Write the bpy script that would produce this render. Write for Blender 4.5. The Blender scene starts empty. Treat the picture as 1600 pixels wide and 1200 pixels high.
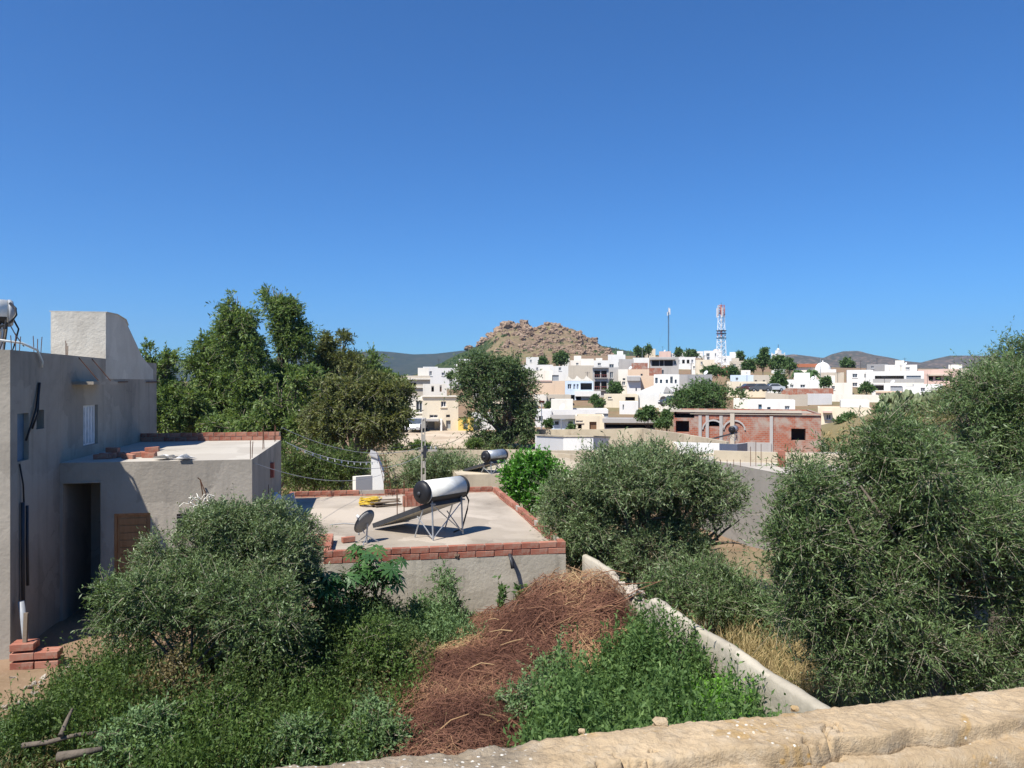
import bpy, bmesh, math, random
import numpy as np
from mathutils import Vector, Matrix, noise as mnoise

# ------------------------------------------------------------------ camera, sky, sun, exposure
scene = bpy.context.scene
C = scene.collection
F = 1180.0          # focal length in pixels of the 1600 px wide photograph
HX, HY = 800.0, 598.0
H = 5.1             # eye height above the garden

cam_d = bpy.data.cameras.new('camera')
cam_d.sensor_width = 36.0
cam_d.lens = F / 1600.0 * 36.0
cam_d.shift_y = -2.0 / 1600.0
cam_d.clip_start = 0.05
cam_d.clip_end = 20000
cam = bpy.data.objects.new('camera', cam_d)
cam.location = (0, 0, H)
cam.rotation_euler = (math.radians(90), 0, 0)
C.objects.link(cam)
scene.camera = cam

SUN = Vector((-0.80, -1.02, 1.90)).normalized()      # towards the sun: behind the camera, to the left
SUN_EL = math.asin(SUN.z)
SUN_AZ = math.atan2(SUN.x, SUN.y)
world = bpy.data.worlds.new('World')
scene.world = world
world.use_nodes = True
wn = world.node_tree.nodes
wl = world.node_tree.links
bg = wn['Background']
sky = wn.new('ShaderNodeTexSky')
sky.sky_type = 'NISHITA'
sky.sun_disc = False
sky.sun_elevation = SUN_EL
sky.sun_rotation = SUN_AZ % (2 * math.pi)
sky.altitude = 300
sky.air_density = 1.0
sky.dust_density = 0.2
sky.ozone_density = 10.0
bg.inputs['Strength'].default_value = 0.081
tint = wn.new('ShaderNodeMix'); tint.data_type = 'RGBA'; tint.blend_type = 'MULTIPLY'      # deep clear-day blue over the whole dome
tint.inputs[0].default_value = 1.0; tint.inputs[7].default_value = (.385, .745, 1.0, 1)
wl.new(sky.outputs[0], tint.inputs[6]); wl.new(tint.outputs[2], bg.inputs['Color'])

sun_d = bpy.data.lights.new('sun', 'SUN')
sun_d.energy = 4.4
sun_d.angle = math.radians(0.55)
sun_d.color = (1.0, 0.955, 0.88)
sun = bpy.data.objects.new('sun', sun_d)
sun.rotation_euler = SUN.to_track_quat('Z', 'Y').to_euler()
sun.location = (-20, -20, 40)
C.objects.link(sun)

scene.view_settings.view_transform = 'Standard'
scene.view_settings.look = 'None'
scene.view_settings.gamma = 1.0
scene.view_settings.exposure = 0.8
scene.view_settings.use_curve_mapping = False
scene.render.engine = 'CYCLES'
try:
    scene.cycles.max_bounces = 6
    scene.cycles.diffuse_bounces = 4
    scene.cycles.transmission_bounces = 4
    scene.cycles.volume_bounces = 0
    scene.cycles.transparent_max_bounces = 6
except Exception:
    pass

RNG = np.random.default_rng(7)
random.seed(5)

# ------------------------------------------------------------------ small helpers
def P(px, py, Y):
    """point of the place seen at a pixel of the photograph, Y metres ahead"""
    return Vector(((px - HX) / F * Y, Y, H - (py - HY) / F * Y))

def XY(px, Y):
    return ((px - HX) / F * Y, Y)

def tag(o, label=None, cat=None, group=None, kind=None):
    if label: o['label'] = label
    if cat: o['category'] = cat
    if group: o['group'] = group
    if kind: o['kind'] = kind
    return o

def thing(name, label, cat, loc=(0, 0, 0), rotz=0.0, group=None):
    o = bpy.data.objects.new(name, None)
    o.empty_display_size = 0.3
    o.location = loc
    o.rotation_euler = (0, 0, rotz)
    C.objects.link(o)
    return tag(o, label, cat, group)

def link(name, me, mat=None, parent=None, loc=None, rot=None):
    if mat is not None and len(me.materials) == 0:
        me.materials.append(mat)
    o = bpy.data.objects.new(name, me)
    C.objects.link(o)
    if parent is not None: o.parent = parent
    if loc is not None: o.location = loc
    if rot is not None: o.rotation_euler = rot
    return o

def fast(name, V, Fq, col=None, smooth=False):
    """numpy verts (n,3) and faces (m,k) to a mesh"""
    V = np.asarray(V, dtype=np.float32); Fq = np.asarray(Fq, dtype=np.int32)
    me = bpy.data.meshes.new(name)
    n, m, k = len(V), len(Fq), Fq.shape[1]
    me.vertices.add(n); me.vertices.foreach_set('co', V.ravel())
    me.loops.add(m * k); me.loops.foreach_set('vertex_index', Fq.ravel())
    me.polygons.add(m); me.polygons.foreach_set('loop_start', np.arange(0, m * k, k, dtype=np.int32))
    me.polygons.foreach_set('loop_total', np.full(m, k, dtype=np.int32))
    if smooth: me.polygons.foreach_set('use_smooth', np.ones(m, dtype=bool))
    me.update(calc_edges=True)
    if col is not None:
        a = me.attributes.new('tint', 'FLOAT', 'POINT')
        a.data.foreach_set('value', np.asarray(col, dtype=np.float32))
    return me

class MB:
    """collects boxes, quads and tubes; build() links them as one mesh object"""
    def __init__(s): s.v = []; s.f = []
    def quad(s, a, b, c, d):
        n = len(s.v); s.v += [tuple(a), tuple(b), tuple(c), tuple(d)]; s.f.append((n, n+1, n+2, n+3)); return s
    def poly(s, pts):
        n = len(s.v); s.v += [tuple(p) for p in pts]; s.f.append(tuple(range(n, n+len(pts)))); return s
    def box(s, x0, x1, y0, y1, z0, z1):
        n = len(s.v)
        s.v += [(x0,y0,z0),(x1,y0,z0),(x1,y1,z0),(x0,y1,z0),(x0,y0,z1),(x1,y0,z1),(x1,y1,z1),(x0,y1,z1)]
        for q in ((0,3,2,1),(4,5,6,7),(0,1,5,4),(1,2,6,5),(2,3,7,6),(3,0,4,7)): s.f.append(tuple(n+i for i in q))
        return s
    def obox(s, c, ax, ay, az):
        """box from centre and three half axes"""
        c, ax, ay, az = Vector(c), Vector(ax), Vector(ay), Vector(az)
        n = len(s.v)
        for k in (-1, 1):
            for i, j in ((-1,-1),(1,-1),(1,1),(-1,1)): s.v.append(tuple(c + i*ax + j*ay + k*az))
        for q in ((0,3,2,1),(4,5,6,7),(0,1,5,4),(1,2,6,5),(2,3,7,6),(3,0,4,7)): s.f.append(tuple(n+i for i in q))
        return s
    def prism(s, pts, vec):
        """polygon pts extruded along vec"""
        vec = Vector(vec); n = len(pts); b = len(s.v)
        s.v += [tuple(p) for p in pts] + [tuple(Vector(p)+vec) for p in pts]
        s.f.append(tuple(range(b+n-1, b-1, -1))); s.f.append(tuple(range(b+n, b+2*n)))
        for i in range(n):
            j = (i+1) % n; s.f.append((b+i, b+j, b+n+j, b+n+i))
        return s
    def tube(s, pts, r, sides=6, caps=True):
        pts = [Vector(p) for p in pts]; n = len(pts)
        rs = r if isinstance(r, (list, tuple)) else [r]*n
        b = len(s.v); up = Vector((0, 0, 1))
        for i, p in enumerate(pts):
            t = (pts[min(i+1, n-1)] - pts[max(i-1, 0)]).normalized()
            a = t.cross(up if abs(t.z) < .95 else Vector((1, 0, 0))).normalized(); c = t.cross(a)
            for k in range(sides):
                an = 2*math.pi*k/sides
                s.v.append(tuple(p + rs[i]*(math.cos(an)*a + math.sin(an)*c)))
        for i in range(n-1):
            for k in range(sides):
                k2 = (k+1) % sides
                s.f.append((b+i*sides+k, b+(i+1)*sides+k, b+(i+1)*sides+k2, b+i*sides+k2))
        if caps:
            s.f.append(tuple(b+k for k in range(sides)))
            s.f.append(tuple(b+(n-1)*sides+k for k in reversed(range(sides))))
        return s
    def lathe(s, prof, origin, ax, seg=16):
        """profile [(r, h)] turned about the axis ax through origin"""
        o = Vector(origin); ax = Vector(ax).normalized()
        a = ax.orthogonal().normalized(); c = ax.cross(a); b = len(s.v); n = len(prof)
        for (r, h) in prof:
            for k in range(seg):
                an = 2*math.pi*k/seg; s.v.append(tuple(o + ax*h + r*(math.cos(an)*a + math.sin(an)*c)))
        for i in range(n-1):
            for k in range(seg):
                k2 = (k+1) % seg; s.f.append((b+i*seg+k, b+i*seg+k2, b+(i+1)*seg+k2, b+(i+1)*seg+k))
        if prof[0][0] > 1e-4: s.f.append(tuple(b+k for k in reversed(range(seg))))
        if prof[-1][0] > 1e-4: s.f.append(tuple(b+(n-1)*seg+k for k in range(seg)))
        return s
    def mesh(s, name, smooth=False):
        me = bpy.data.meshes.new(name); me.from_pydata(s.v, [], s.f); me.update()
        if smooth:
            for p in me.polygons: p.use_smooth = len(p.vertices) == 4
        return me
    def build(s, name, mat, parent=None, smooth=False, loc=None, rot=None):
        return link(name, s.mesh(name, smooth), mat, parent, loc, rot)

# ---- value noise, vectorised
def _h(i, j, k, seed):
    n = (i.astype(np.int64)*374761393 + j.astype(np.int64)*668265263 + k.astype(np.int64)*2147483647 + seed*974711) & 0x7fffffff
    n = ((n ^ (n >> 13)) * 1274126177) & 0x7fffffff
    n = ((n ^ (n >> 15)) * 668265263) & 0x7fffffff
    return ((n ^ (n >> 16)) & 0xffff) / 65535.0
def vnoise(p, seed=0):
    p = np.asarray(p, dtype=np.float64); i = np.floor(p).astype(np.int64); f = p - i; f = f*f*(3-2*f); r = 0
    for dx in (0, 1):
        wx = f[:, 0] if dx else 1-f[:, 0]
        for dy in (0, 1):
            wy = f[:, 1] if dy else 1-f[:, 1]
            for dz in (0, 1):
                wz = f[:, 2] if dz else 1-f[:, 2]
                r = r + wx*wy*wz*_h(i[:, 0]+dx, i[:, 1]+dy, i[:, 2]+dz, seed)
    return r
def fbm(p, octv=4, seed=0):
    p = np.asarray(p, dtype=np.float64); r = np.zeros(len(p)); a = .5; t = 0
    for o in range(octv):
        r += a*vnoise(p, seed+o); t += a; a *= .5; p = p*2.03+11.7
    return r/t            # 0..1, mean .5
def sstep(a, b, x):
    t = np.clip((np.asarray(x, dtype=float)-a)/(b-a), 0, 1); return t*t*(3-2*t)

# ------------------------------------------------------------------ materials
MATS = {}
class NT:
    def __init__(s, name):
        s.m = bpy.data.materials.new(name); s.m.use_nodes = True
        s.t = s.m.node_tree; s.b = s.t.nodes['Principled BSDF']; s.out = s.t.nodes['Material Output']
    def n(s, kind, **kw):
        o = s.t.nodes.new(kind)
        for k, v in kw.items(): setattr(o, k, v)
        return o
    def l(s, a, b): s.t.links.new(a, b)
    def coord(s, scale=(1, 1, 1), which='Object'):
        if which == 'Position': src = s.n('ShaderNodeNewGeometry').outputs['Position']
        else: src = s.n('ShaderNodeTexCoord').outputs[which]
        mp = s.n('ShaderNodeMapping'); mp.inputs['Scale'].default_value = scale
        s.l(src, mp.inputs['Vector']); return mp.outputs[0]
    def noise(s, vec, scale, detail=4, rough=.55, dist=0):
        o = s.n('ShaderNodeTexNoise'); o.inputs['Scale'].default_value = scale; o.inputs['Detail'].default_value = detail
        o.inputs['Roughness'].default_value = rough; o.inputs['Distortion'].default_value = dist
        s.l(vec, o.inputs['Vector']); return o.outputs['Fac']
    def ramp(s, fac, stops):
        o = s.n('ShaderNodeValToRGB'); r = o.color_ramp
        while len(r.elements) < len(stops): r.elements.new(.5)
        for e, (p, c) in zip(r.elements, stops): e.position = p; e.color = tuple(c)+(1,) if len(c) == 3 else c
        s.l(fac, o.inputs[0]); return o.outputs[0]
    def step(s, fac, a, b):
        o = s.n('ShaderNodeMapRange'); o.inputs[1].default_value = a; o.inputs[2].default_value = b
        s.l(fac, o.inputs[0]); return o.outputs[0]
    def mix(s, fac, a, b, mode='MIX'):
        o = s.n('ShaderNodeMix', data_type='RGBA', blend_type=mode)
        for sock, val in ((o.inputs[0], fac), (o.inputs[6], a), (o.inputs[7], b)):
            if hasattr(val, 'is_linked') or hasattr(val, 'links'): s.l(val, sock)
            elif isinstance(val, (tuple, list)): sock.default_value = tuple(val)+(1,) if len(val) == 3 else val
            else: sock.default_value = val
        return o.outputs[2]
    def math(s, op, a, b=0.0):
        o = s.n('ShaderNodeMath', operation=op)
        for sock, val in ((o.inputs[0], a), (o.inputs[1], b)):
            if hasattr(val, 'links'): s.l(val, sock)
            else: sock.default_value = val
        return o.outputs[0]
    def bump(s, h, strength=.3, dist=.02):
        o = s.n('ShaderNodeBump'); o.inputs['Strength'].default_value = strength; o.inputs['Distance'].default_value = dist
        s.l(h, o.inputs['Height']); s.l(o.outputs[0], s.b.inputs['Normal'])
    def done(s, col, rough=.85, metal=0.0, spec=.3):
        if hasattr(col, 'links'): s.l(col, s.b.inputs['Base Color'])
        else: s.b.inputs['Base Color'].default_value = tuple(col)+(1,)
        s.b.inputs['Roughness'].default_value = rough; s.b.inputs['Metallic'].default_value = metal
        s.b.inputs['Specular IOR Level'].default_value = spec
        return s.m

def mul(c, k): return tuple(min(1, x*k) for x in c)

def plaster(name, col, dirt=.35, scale=1.0, dark=None, streak=.35, bump=.25):
    """trowelled render with blotches, rain streaks and grain"""
    if name in MATS: return MATS[name]
    t = NT(name); v = t.coord()
    big = t.noise(v, .55*scale, 5, .6, .4); fine = t.noise(v, 9*scale, 5, .65)
    st = t.noise(t.coord((2.2*scale, 2.2*scale, .16*scale)), 1.6, 4, .6)
    dk = dark or mul(col, .55)
    c = t.mix(t.math('MULTIPLY', t.step(big, .42, .72), dirt), col, dk)
    c = t.mix(t.math('MULTIPLY', t.step(st, .52, .75), streak), c, mul(dk, .85))
    c = t.mix(t.math('MULTIPLY', t.step(fine, .35, .7), .16), c, mul(col, 1.18))
    vo = t.n('ShaderNodeTexVoronoi'); vo.inputs['Scale'].default_value = .75*scale      # patch repairs and a few hair cracks
    wv = t.n('ShaderNodeVectorMath', operation='MULTIPLY_ADD'); t.l(v, wv.inputs[0]); wv.inputs[1].default_value = (1, 1, 1); nz_ = t.n('ShaderNodeTexNoise'); nz_.inputs['Scale'].default_value = 2.2*scale; nz_.inputs['Detail'].default_value = 5; t.l(v, nz_.inputs['Vector'])
    sc_ = t.n('ShaderNodeVectorMath', operation='SCALE'); t.l(nz_.outputs['Color'], sc_.inputs[0]); sc_.inputs['Scale'].default_value = .8/scale; t.l(sc_.outputs[0], wv.inputs[2]); t.l(wv.outputs[0], vo.inputs['Vector'])
    hs = t.n('ShaderNodeSeparateColor'); t.l(vo.outputs['Color'], hs.inputs[0])
    c = t.mix(t.math('MULTIPLY', t.step(hs.outputs[0], .72, .76), dirt*.45), c, mul(col, 1.22)); c = t.mix(t.math('MULTIPLY', t.step(hs.outputs[1], .78, .82), dirt*.5), c, mul(dk, 1.1))
    ve = t.n('ShaderNodeTexVoronoi', feature='DISTANCE_TO_EDGE'); ve.inputs['Scale'].default_value = .55*scale; t.l(wv.outputs[0], ve.inputs['Vector'])
    c = t.mix(t.math('MULTIPLY', t.math('MULTIPLY', t.step(ve.outputs['Distance'], .012/scale**.5, .0), t.step(big, .54, .6)), dirt*.45), c, mul(dk, .5))
    h = t.math('ADD', t.math('MULTIPLY', big, .6), t.math('MULTIPLY', fine, .3))
    t.bump(h, bump, .05)
    MATS[name] = t.done(c, .92, 0, .15); return MATS[name]

def flat(name, col, rough=.6, metal=0.0, var=.12, scale=6, spec=.3):
    if name in MATS: return MATS[name]
    t = NT(name); v = t.coord(); n = t.noise(v, scale, 4)
    c = t.mix(t.step(n, .3, .7), mul(col, 1-var), mul(col, 1+var))
    MATS[name] = t.done(c, rough, metal, spec); return MATS[name]

def leafmat(name, stops, rough=.55, trans=.22, spec=.25):
    """colour of each leaf from its own random tint"""
    t = NT(name); a = t.n('ShaderNodeAttribute', attribute_name='tint')
    stops = [(p_, (c_[0]*1.55, c_[1]*1.72, c_[2]*1.45)) for p_, c_ in stops]; trans += .13
    c = t.ramp(a.outputs['Fac'], stops)
    t.done(c, rough, 0, spec)
    tr = t.n('ShaderNodeBsdfTranslucent'); t.l(t.mix(1.0, c, (1.0, 1.0, .55), 'MULTIPLY'), tr.inputs['Color'])
    mx = t.n('ShaderNodeMixShader'); mx.inputs[0].default_value = trans
    t.l(t.b.outputs[0], mx.inputs[1]); t.l(tr.outputs[0], mx.inputs[2]); t.l(mx.outputs[0], t.out.inputs['Surface'])
    MATS[name] = t.m; return t.m

def brickmat(name, c1, c2, mortar, bw=.3, bh=.2, ms=.012, wear=(.36, .33, .29), wearamt=.6):
    t = NT(name)
    tc = t.n('ShaderNodeTexCoord'); sp = t.n('ShaderNodeSeparateXYZ'); t.l(tc.outputs['Object'], sp.inputs[0])
    cb = t.n('ShaderNodeCombineXYZ'); t.l(t.math('ADD', sp.outputs[0], sp.outputs[1]), cb.inputs[0]); t.l(sp.outputs[2], cb.inputs[1])
    b = t.n('ShaderNodeTexBrick'); t.l(cb.outputs[0], b.inputs['Vector'])
    b.inputs['Scale'].default_value = 1.0; b.inputs['Color1'].default_value = c1+(1,); b.inputs['Color2'].default_value = c2+(1,)
    b.inputs['Mortar'].default_value = mortar+(1,); b.inputs['Brick Width'].default_value = bw; b.inputs['Row Height'].default_value = bh
    b.inputs['Mortar Size'].default_value = ms
    v = t.coord(); n = t.noise(v, .9, 5, .65, .5)
    c = t.mix(t.math('MULTIPLY', t.step(n, .46, .64), wearamt), b.outputs['Color'], wear)
    t.bump(b.outputs['Fac'], -.4, .02)
    MATS[name] = t.done(c, .9, 0, .1); return t.m

WHITE = plaster('white_lime_wash', (.70, .685, .65), .25, .5, (.55, .52, .46), .22, .15)
WARMW = plaster('warm_white_render', (.74, .69, .60), .3, .5, (.5, .45, .37), .25, .15)
CREAM = plaster('cream_render', (.70, .61, .46), .3, .5, (.5, .42, .31), .3, .15)
PEACH = plaster('peach_render', (.66, .50, .36), .25, .5, (.5, .38, .28), .25, .15)
BEIGE = plaster('beige_render', (.50, .44, .355), .3, .5, (.36, .32, .26), .3, .2)
GREYC = plaster('grey_cement', (.41, .39, .365), .35, .6, (.28, .265, .25), .35, .2)
DGREY = plaster('dark_grey_cement', (.30, .295, .29), .3, .6, (.2, .2, .2), .3, .2)
PALEB = plaster('pale_blue_render', (.55, .63, .72), .2, .5, (.42, .47, .52), .2, .1)
OLDWALL = plaster('weathered_cream_wall', (.48, .41, .30), .5, .9, (.27, .22, .16), .75, .3)
YELLOW = plaster('yellow_paint', (.72, .50, .13), .2, .5, None, .15, .1)
PINK = plaster('pink_render', (.62, .45, .38), .25, .5, None, .25, .1)
HOUSEGREY = plaster('rough_grey_render', (.35, .31, .255), .75, 1.1, (.185, .165, .138), .55, .8)
TOWERW = plaster('pale_rough_plaster', (.54, .505, .435), .7, 1.6, (.38, .34, .28), .25, 1.0)
GARDENW = plaster('garden_wall_render', (.42, .38, .305), .75, 1.3, (.25, .222, .175), .6, .8)
ROOFC = plaster('dusty_roof_screed', (.40, .345, .28), 1.0, .9, (.235, .2, .158), .0, .4)
ROOFS = plaster('pale_roof_screed', (.42, .385, .33), .7, .8, (.30, .265, .22), .0, .3)
BRICKW = brickmat('hollow_brick_wall', (.36, .125, .075), (.28, .095, .058), (.30, .235, .19), .30, .15, .012, (.36, .30, .25), .9)
GLASS = flat('dark_glass', (.06, .072, .09), .15, 0, .3, 2, .6)
DARK = flat('interior_shade', (.07, .063, .06), .9, 0, .2, 1, .1)  # near-black colour that paints the shade inside openings
SHUT = flat('grey_shutter', (.30, .32, .34), .6, .1)
BLUESH = flat('blue_shutter', (.10, .17, .24), .6)
WOODD = flat('brown_door', (.16, .09, .05), .6)
REDB = flat('maroon_tiles', (.22, .07, .055), .8)
FRAME = flat('white_frame', (.62, .62, .62), .5)
METAL = flat('galvanised_steel', (.42, .44, .46), .45, .6, .15, 8)
DMETAL = flat('dark_painted_steel', (.05, .052, .058), .5, .2)
RUST = flat('rusty_rebar', (.13, .062, .035), .8, .3, .3, 12)
BLACKP = flat('black_plastic', (.018, .018, .02), .45)
WHITEP = flat('white_enamel', (.76, .74, .66), .35)
GREYP = flat('grey_plastic_pipe', (.3, .31, .32), .5)
BARK = plaster('grey_bark', (.14, .115, .09), .6, 4, (.06, .05, .04), .5, .8)

# ------------------------------------------------------------------ the ground
_PY = [-60, 23, 27, 45, 58, 85, 100, 115, 140, 170, 200, 260, 320, 400, 480, 900, 6000]
_PZ = [0, 0, -1.0, -1.0, -.3, 0, .6, 1.3, 2.5, 4.5, 6.5, 11.3, 15.5, 20.5, 21, 8, 0]
_CA = [-.9, -.3, -.13, -.04, .05, .27, .36, .9]
_CZ = [4.5, 5.5, 7.2, 12, 19, 19, 10.5, 9]
def terr(x, y):
    x = np.asarray(x, dtype=float); y = np.asarray(y, dtype=float)
    z = np.interp(y, _PY, _PZ)
    cap = np.interp(x/np.maximum(y, 20), _CA, _CZ)
    k = 1.2; z = np.where(y > 60, -np.logaddexp(-z*k, -cap*k)/k, z)
    bank = (3.3*sstep(22.8, 30, x)+2.0*sstep(30, 46, x))*np.exp(-((y-56)/15.0)**2)
    return z + bank
def T(x, y): return float(terr(np.array([x]), np.array([y]))[0])

def grid_mesh(name, X, Y, Z, smooth=True, col=None):
    r, c = X.shape
    V = np.stack([X.ravel(), Y.ravel(), Z.ravel()], 1)
    i = np.arange(r*c).reshape(r, c)
    Fq = np.stack([i[:-1, :-1].ravel(), i[:-1, 1:].ravel(), i[1:, 1:].ravel(), i[1:, :-1].ravel()], 1)
    return fast(name, V, Fq, col, smooth)

ys = np.concatenate([np.linspace(-40, 30, 140), np.geomspace(31, 5200, 190)])
xs = np.sinh(np.linspace(-7.2, 7.2, 300))*3.0/2
xs = np.clip(xs, -4000, 4000); xs = np.unique(xs)
GX, GY = np.meshgrid(xs, ys)
GZ = terr(GX, GY)
pp = np.stack([GX.ravel(), GY.ravel(), 0*GX.ravel()], 1)
near = np.exp(-(np.maximum(GY, 0)/60))
GZ = GZ + (fbm(pp*.7, 4, 3).reshape(GX.shape)-.5)*.30*near + (fbm(pp*.05, 4, 5).reshape(GX.shape)-.5)*1.2*sstep(80, 200, GY)
GZ = GZ + (fbm(pp*.22, 4, 9).reshape(GX.shape)-.5)*1.6*sstep(24, 34, GX)*sstep(30, 45, GY)*(1-sstep(80, 110, GY))
t = NT('dry_earth'); v = t.coord((1, 1, 1), 'Position')
a = t.noise(v, .05, 5, .6); b = t.noise(v, .9, 6, .65, .3); c = t.noise(v, 14, 5, .7)
col = t.mix(t.step(b, .35, .68), (.26, .175, .112), (.185, .122, .075))
col = t.mix(t.math('MULTIPLY', t.step(a, .46, .6), .55), col, (.16, .165, .075))
col = t.mix(t.math('MULTIPLY', t.step(c, .55, .75), .5), col, (.36, .28, .20))
t.bump(t.math('ADD', b, t.math('MULTIPLY', c, .35)), .6, .06)
EARTH = t.done(col, .95, 0, .1)
tag(link('ground', grid_mesh('ground', GX, GY, GZ), EARTH), 'dry brown earth under the gardens and the town', 'ground', kind='structure')

# dusty open lot in front of the cream house, a sheet just above the earth
lx = np.linspace(0, 1, 30); ly = np.linspace(0, 1, 16); LX, LY = np.meshgrid(lx, ly)
YY = 60 + 19*LY; XX = (605 + 150*LX - 800)/F*YY
t = NT('pale_dust'); v = t.coord((1, 1, 1), 'Position'); n = t.noise(v, .35, 5, .6); n2 = t.noise(v, 4, 5)
col = t.mix(t.step(n, .4, .65), (.52, .43, .32), (.40, .31, .22)); col = t.mix(t.math('MULTIPLY', t.step(n2, .5, .7), .3), col, (.30, .24, .16))
DUST = t.done(col, .95, 0, .1)
tag(link('dirt_lot', grid_mesh('dirt_lot', XX, YY, terr(XX, YY)+.16), DUST), 'pale dusty open lot in front of the cream house', 'lot', kind='structure')

# ------------------------------------------------------------------ far hills
def ridge(name, label, tab, D, depth, base, mat, seed, rough=.18, fr=.004, nx=240, nv=70, peakv=.62, x0=None):
    px = np.linspace(tab[0][0], tab[-1][0], nx); v = np.linspace(0, 1, nv)
    cy = np.interp(px, [p[0] for p in tab], [p[1] for p in tab])
    PX, VV = np.meshgrid(px, v); CY = np.meshgrid(cy, v)[0]
    Yd = D - depth*peakv + depth*VV
    X = (PX-HX)/F*D; crest = H - (CY-HY)/F*D
    s = np.where(VV < peakv, VV/peakv, 1-(VV-peakv)/(1-peakv)*.9)
    prof = np.clip(s, 0, 1)**1.15
    pp = np.stack([X.ravel(), Yd.ravel(), 0*X.ravel()+seed], 1)
    nz = np.abs(fbm(pp*fr, 5, seed)-.5).reshape(X.shape)*2
    Z = base + (crest-base)*prof*(1 - rough*3.2*nz*(1-prof**3)) 
    return tag(link(name, grid_mesh(name, X, Yd, Z), mat), label, 'hill', kind='structure')

def hillmat(name, c1, c2, c3, s):
    t = NT(name); v = t.coord((1, 1, 1), 'Position'); n = t.noise(v, s, 7, .65); n2 = t.noise(v, s*9, 6, .7); n3 = t.noise(v, s*40, 4, .7)
    c = t.mix(t.step(n, .35, .65), c1, c2); c = t.mix(t.math('MULTIPLY', t.step(n2, .5, .62), .75), c, c3)
    c = t.mix(t.math('MULTIPLY', t.step(n3, .5, .7), .6), c, mul(c1, .6))
    return t.done(c, .95, 0, .05)
HG = hillmat('wooded_hill', (.028, .042, .03), (.046, .056, .038), (.07, .07, .05), .004)
HB = hillmat('scrubby_hill', (.105, .085, .06), (.05, .056, .034), (.25, .175, .13), .006)
ridge('hills', 'low wooded blue green hills left of the rocky hill',
      [(-500, 560), (-200, 550), (0, 566), (150, 570), (250, 566), (285, 561), (330, 563), (420, 560), (500, 556), (545, 552), (580, 547), (610, 549), (645, 553), (680, 552), (720, 547), (760, 543), (800, 545), (850, 560), (900, 572)],
      2900, 1500, -5, HG, 21)
ridge('hills', 'brown scrubby mesa hills behind the domed shrine',
      [(1120, 575), (1180, 562), (1222, 555), (1240, 553), (1265, 556), (1287, 559), (1300, 553), (1318, 548), (1340, 547.5), (1360, 553), (1385, 557), (1410, 563), (1440, 566), (1462, 560), (1485, 555), (1520, 555), (1562, 556), (1640, 554), (1800, 548), (2000, 556)],
      2700, 1300, -5, HB, 33, .22)

# ------------------------------------------------------------------ the rocky hill
RT = [(600, 600), (640, 590), (675, 575), (705, 560), (728, 549), (744, 541), (758, 532), (772, 521), (780, 511), (800, 508), (815, 510), (832, 513), (846, 509), (862, 507), (884, 510), (905, 518), (925, 530), (942, 543), (955, 554), (978, 566), (1010, 575)]
px = np.linspace(600, 1010, 170); v = np.linspace(0, 1, 110)
PX, VV = np.meshgrid(px, v); CY = np.interp(PX, [p[0] for p in RT], [p[1] for p in RT])
D0, D1, DB = 470.0, 700.0, 860.0
Yd = np.where(VV < .75, D0 + (D1-D0)*VV/.75, D1 + (DB-D1)*(VV-.75)/.25)
Xr = (PX-HX)/F*(D1*.55+Yd*.45)
crest = H-(CY-HY)/F*D1
prof = np.where(VV < .75, (VV/.75)**1.25, 1-((VV-.75)/.25)**1.5*.95)
gb = terr(Xr, Yd) - 2
pp = np.stack([Xr.ravel(), Yd.ravel(), crest.ravel()*0], 1)
r1 = np.abs(fbm(pp*.035, 5, 41)-.5).reshape(Xr.shape)*2
r2 = fbm(pp*.16, 4, 45).reshape(Xr.shape)-.5
Zr = gb + (crest-gb)*prof - r1*9*prof*(1-prof)*2 + r2*6*prof*sstep(.1, .5, prof)
t = NT('tan_hillside'); v_ = t.coord((1, 1, 1), 'Position'); n = t.noise(v_, .03, 6, .6); n2 = t.noise(v_, .22, 6, .7)
sx = t.n('ShaderNodeSeparateXYZ'); g_ = t.n('ShaderNodeNewGeometry'); t.l(g_.outputs['Position'], sx.inputs[0])
col = t.mix(t.step(n2, .4, .62), (.27, .19, .125), (.16, .125, .075)); col = t.mix(t.math('MULTIPLY', t.step(n, .42, .6), .55), col, (.22, .19, .09))
# scrub wood grows on the left flank
wood = t.math('ADD', t.step(sx.outputs[0], -12, -30), t.math('MULTIPLY', t.math('SUBTRACT', n, .5), 1.4))
col = t.mix(t.step(wood, .35, .6), col, t.mix(t.step(n2, .4, .6), (.035, .06, .02), (.07, .085, .035)))
t.bump(n2, .8, 3)
HILLM = t.done(col, .95, 0, .05)
hill = tag(link('rocky_hill', grid_mesh('rocky_hill', Xr, Yd, Zr), HILLM), 'tan hill crowned by red crags behind the town', 'hill', kind='structure')

def rock_mesh(seed, sub=4, amp=.85, sq=1.3):
    bm = bmesh.new(); bmesh.ops.create_icosphere(bm, subdivisions=sub, radius=1)
    P_ = np.array([v.co[:] for v in bm.verts])
    nz = fbm(P_*1.3+seed*7, 3, seed)-.5; cr = np.abs(fbm(P_*3.4+seed*3, 4, seed+9)-.5)
    for v, a, b in zip(bm.verts, nz, cr):
        q = Vector((round(v.co.x*2.2)/2.2, round(v.co.y*2.2)/2.2, round(v.co.z*2.2)/2.2))
        v.co = v.co.lerp(q, .28*sq) * (1+a*amp*2-b*amp*1.6)
    me = bpy.data.meshes.new('rock'); bm.to_mesh(me); bm.free(); return me
t = NT('red_crag'); v_ = t.coord((1, 1, 1), 'Position'); n = t.noise(v_, .12, 6, .65, .6); n2 = t.noise(v_, .7, 5, .7)
col = t.mix(t.step(n, .35, .62), (.42, .31, .22), (.28, .195, .135)); col = t.mix(t.math('MULTIPLY', t.step(n2, .5, .68), .7), col, (.15, .10, .07))
t.bump(n2, .9, 1.5); CRAG = t.done(col, .95, 0, .05)
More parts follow.
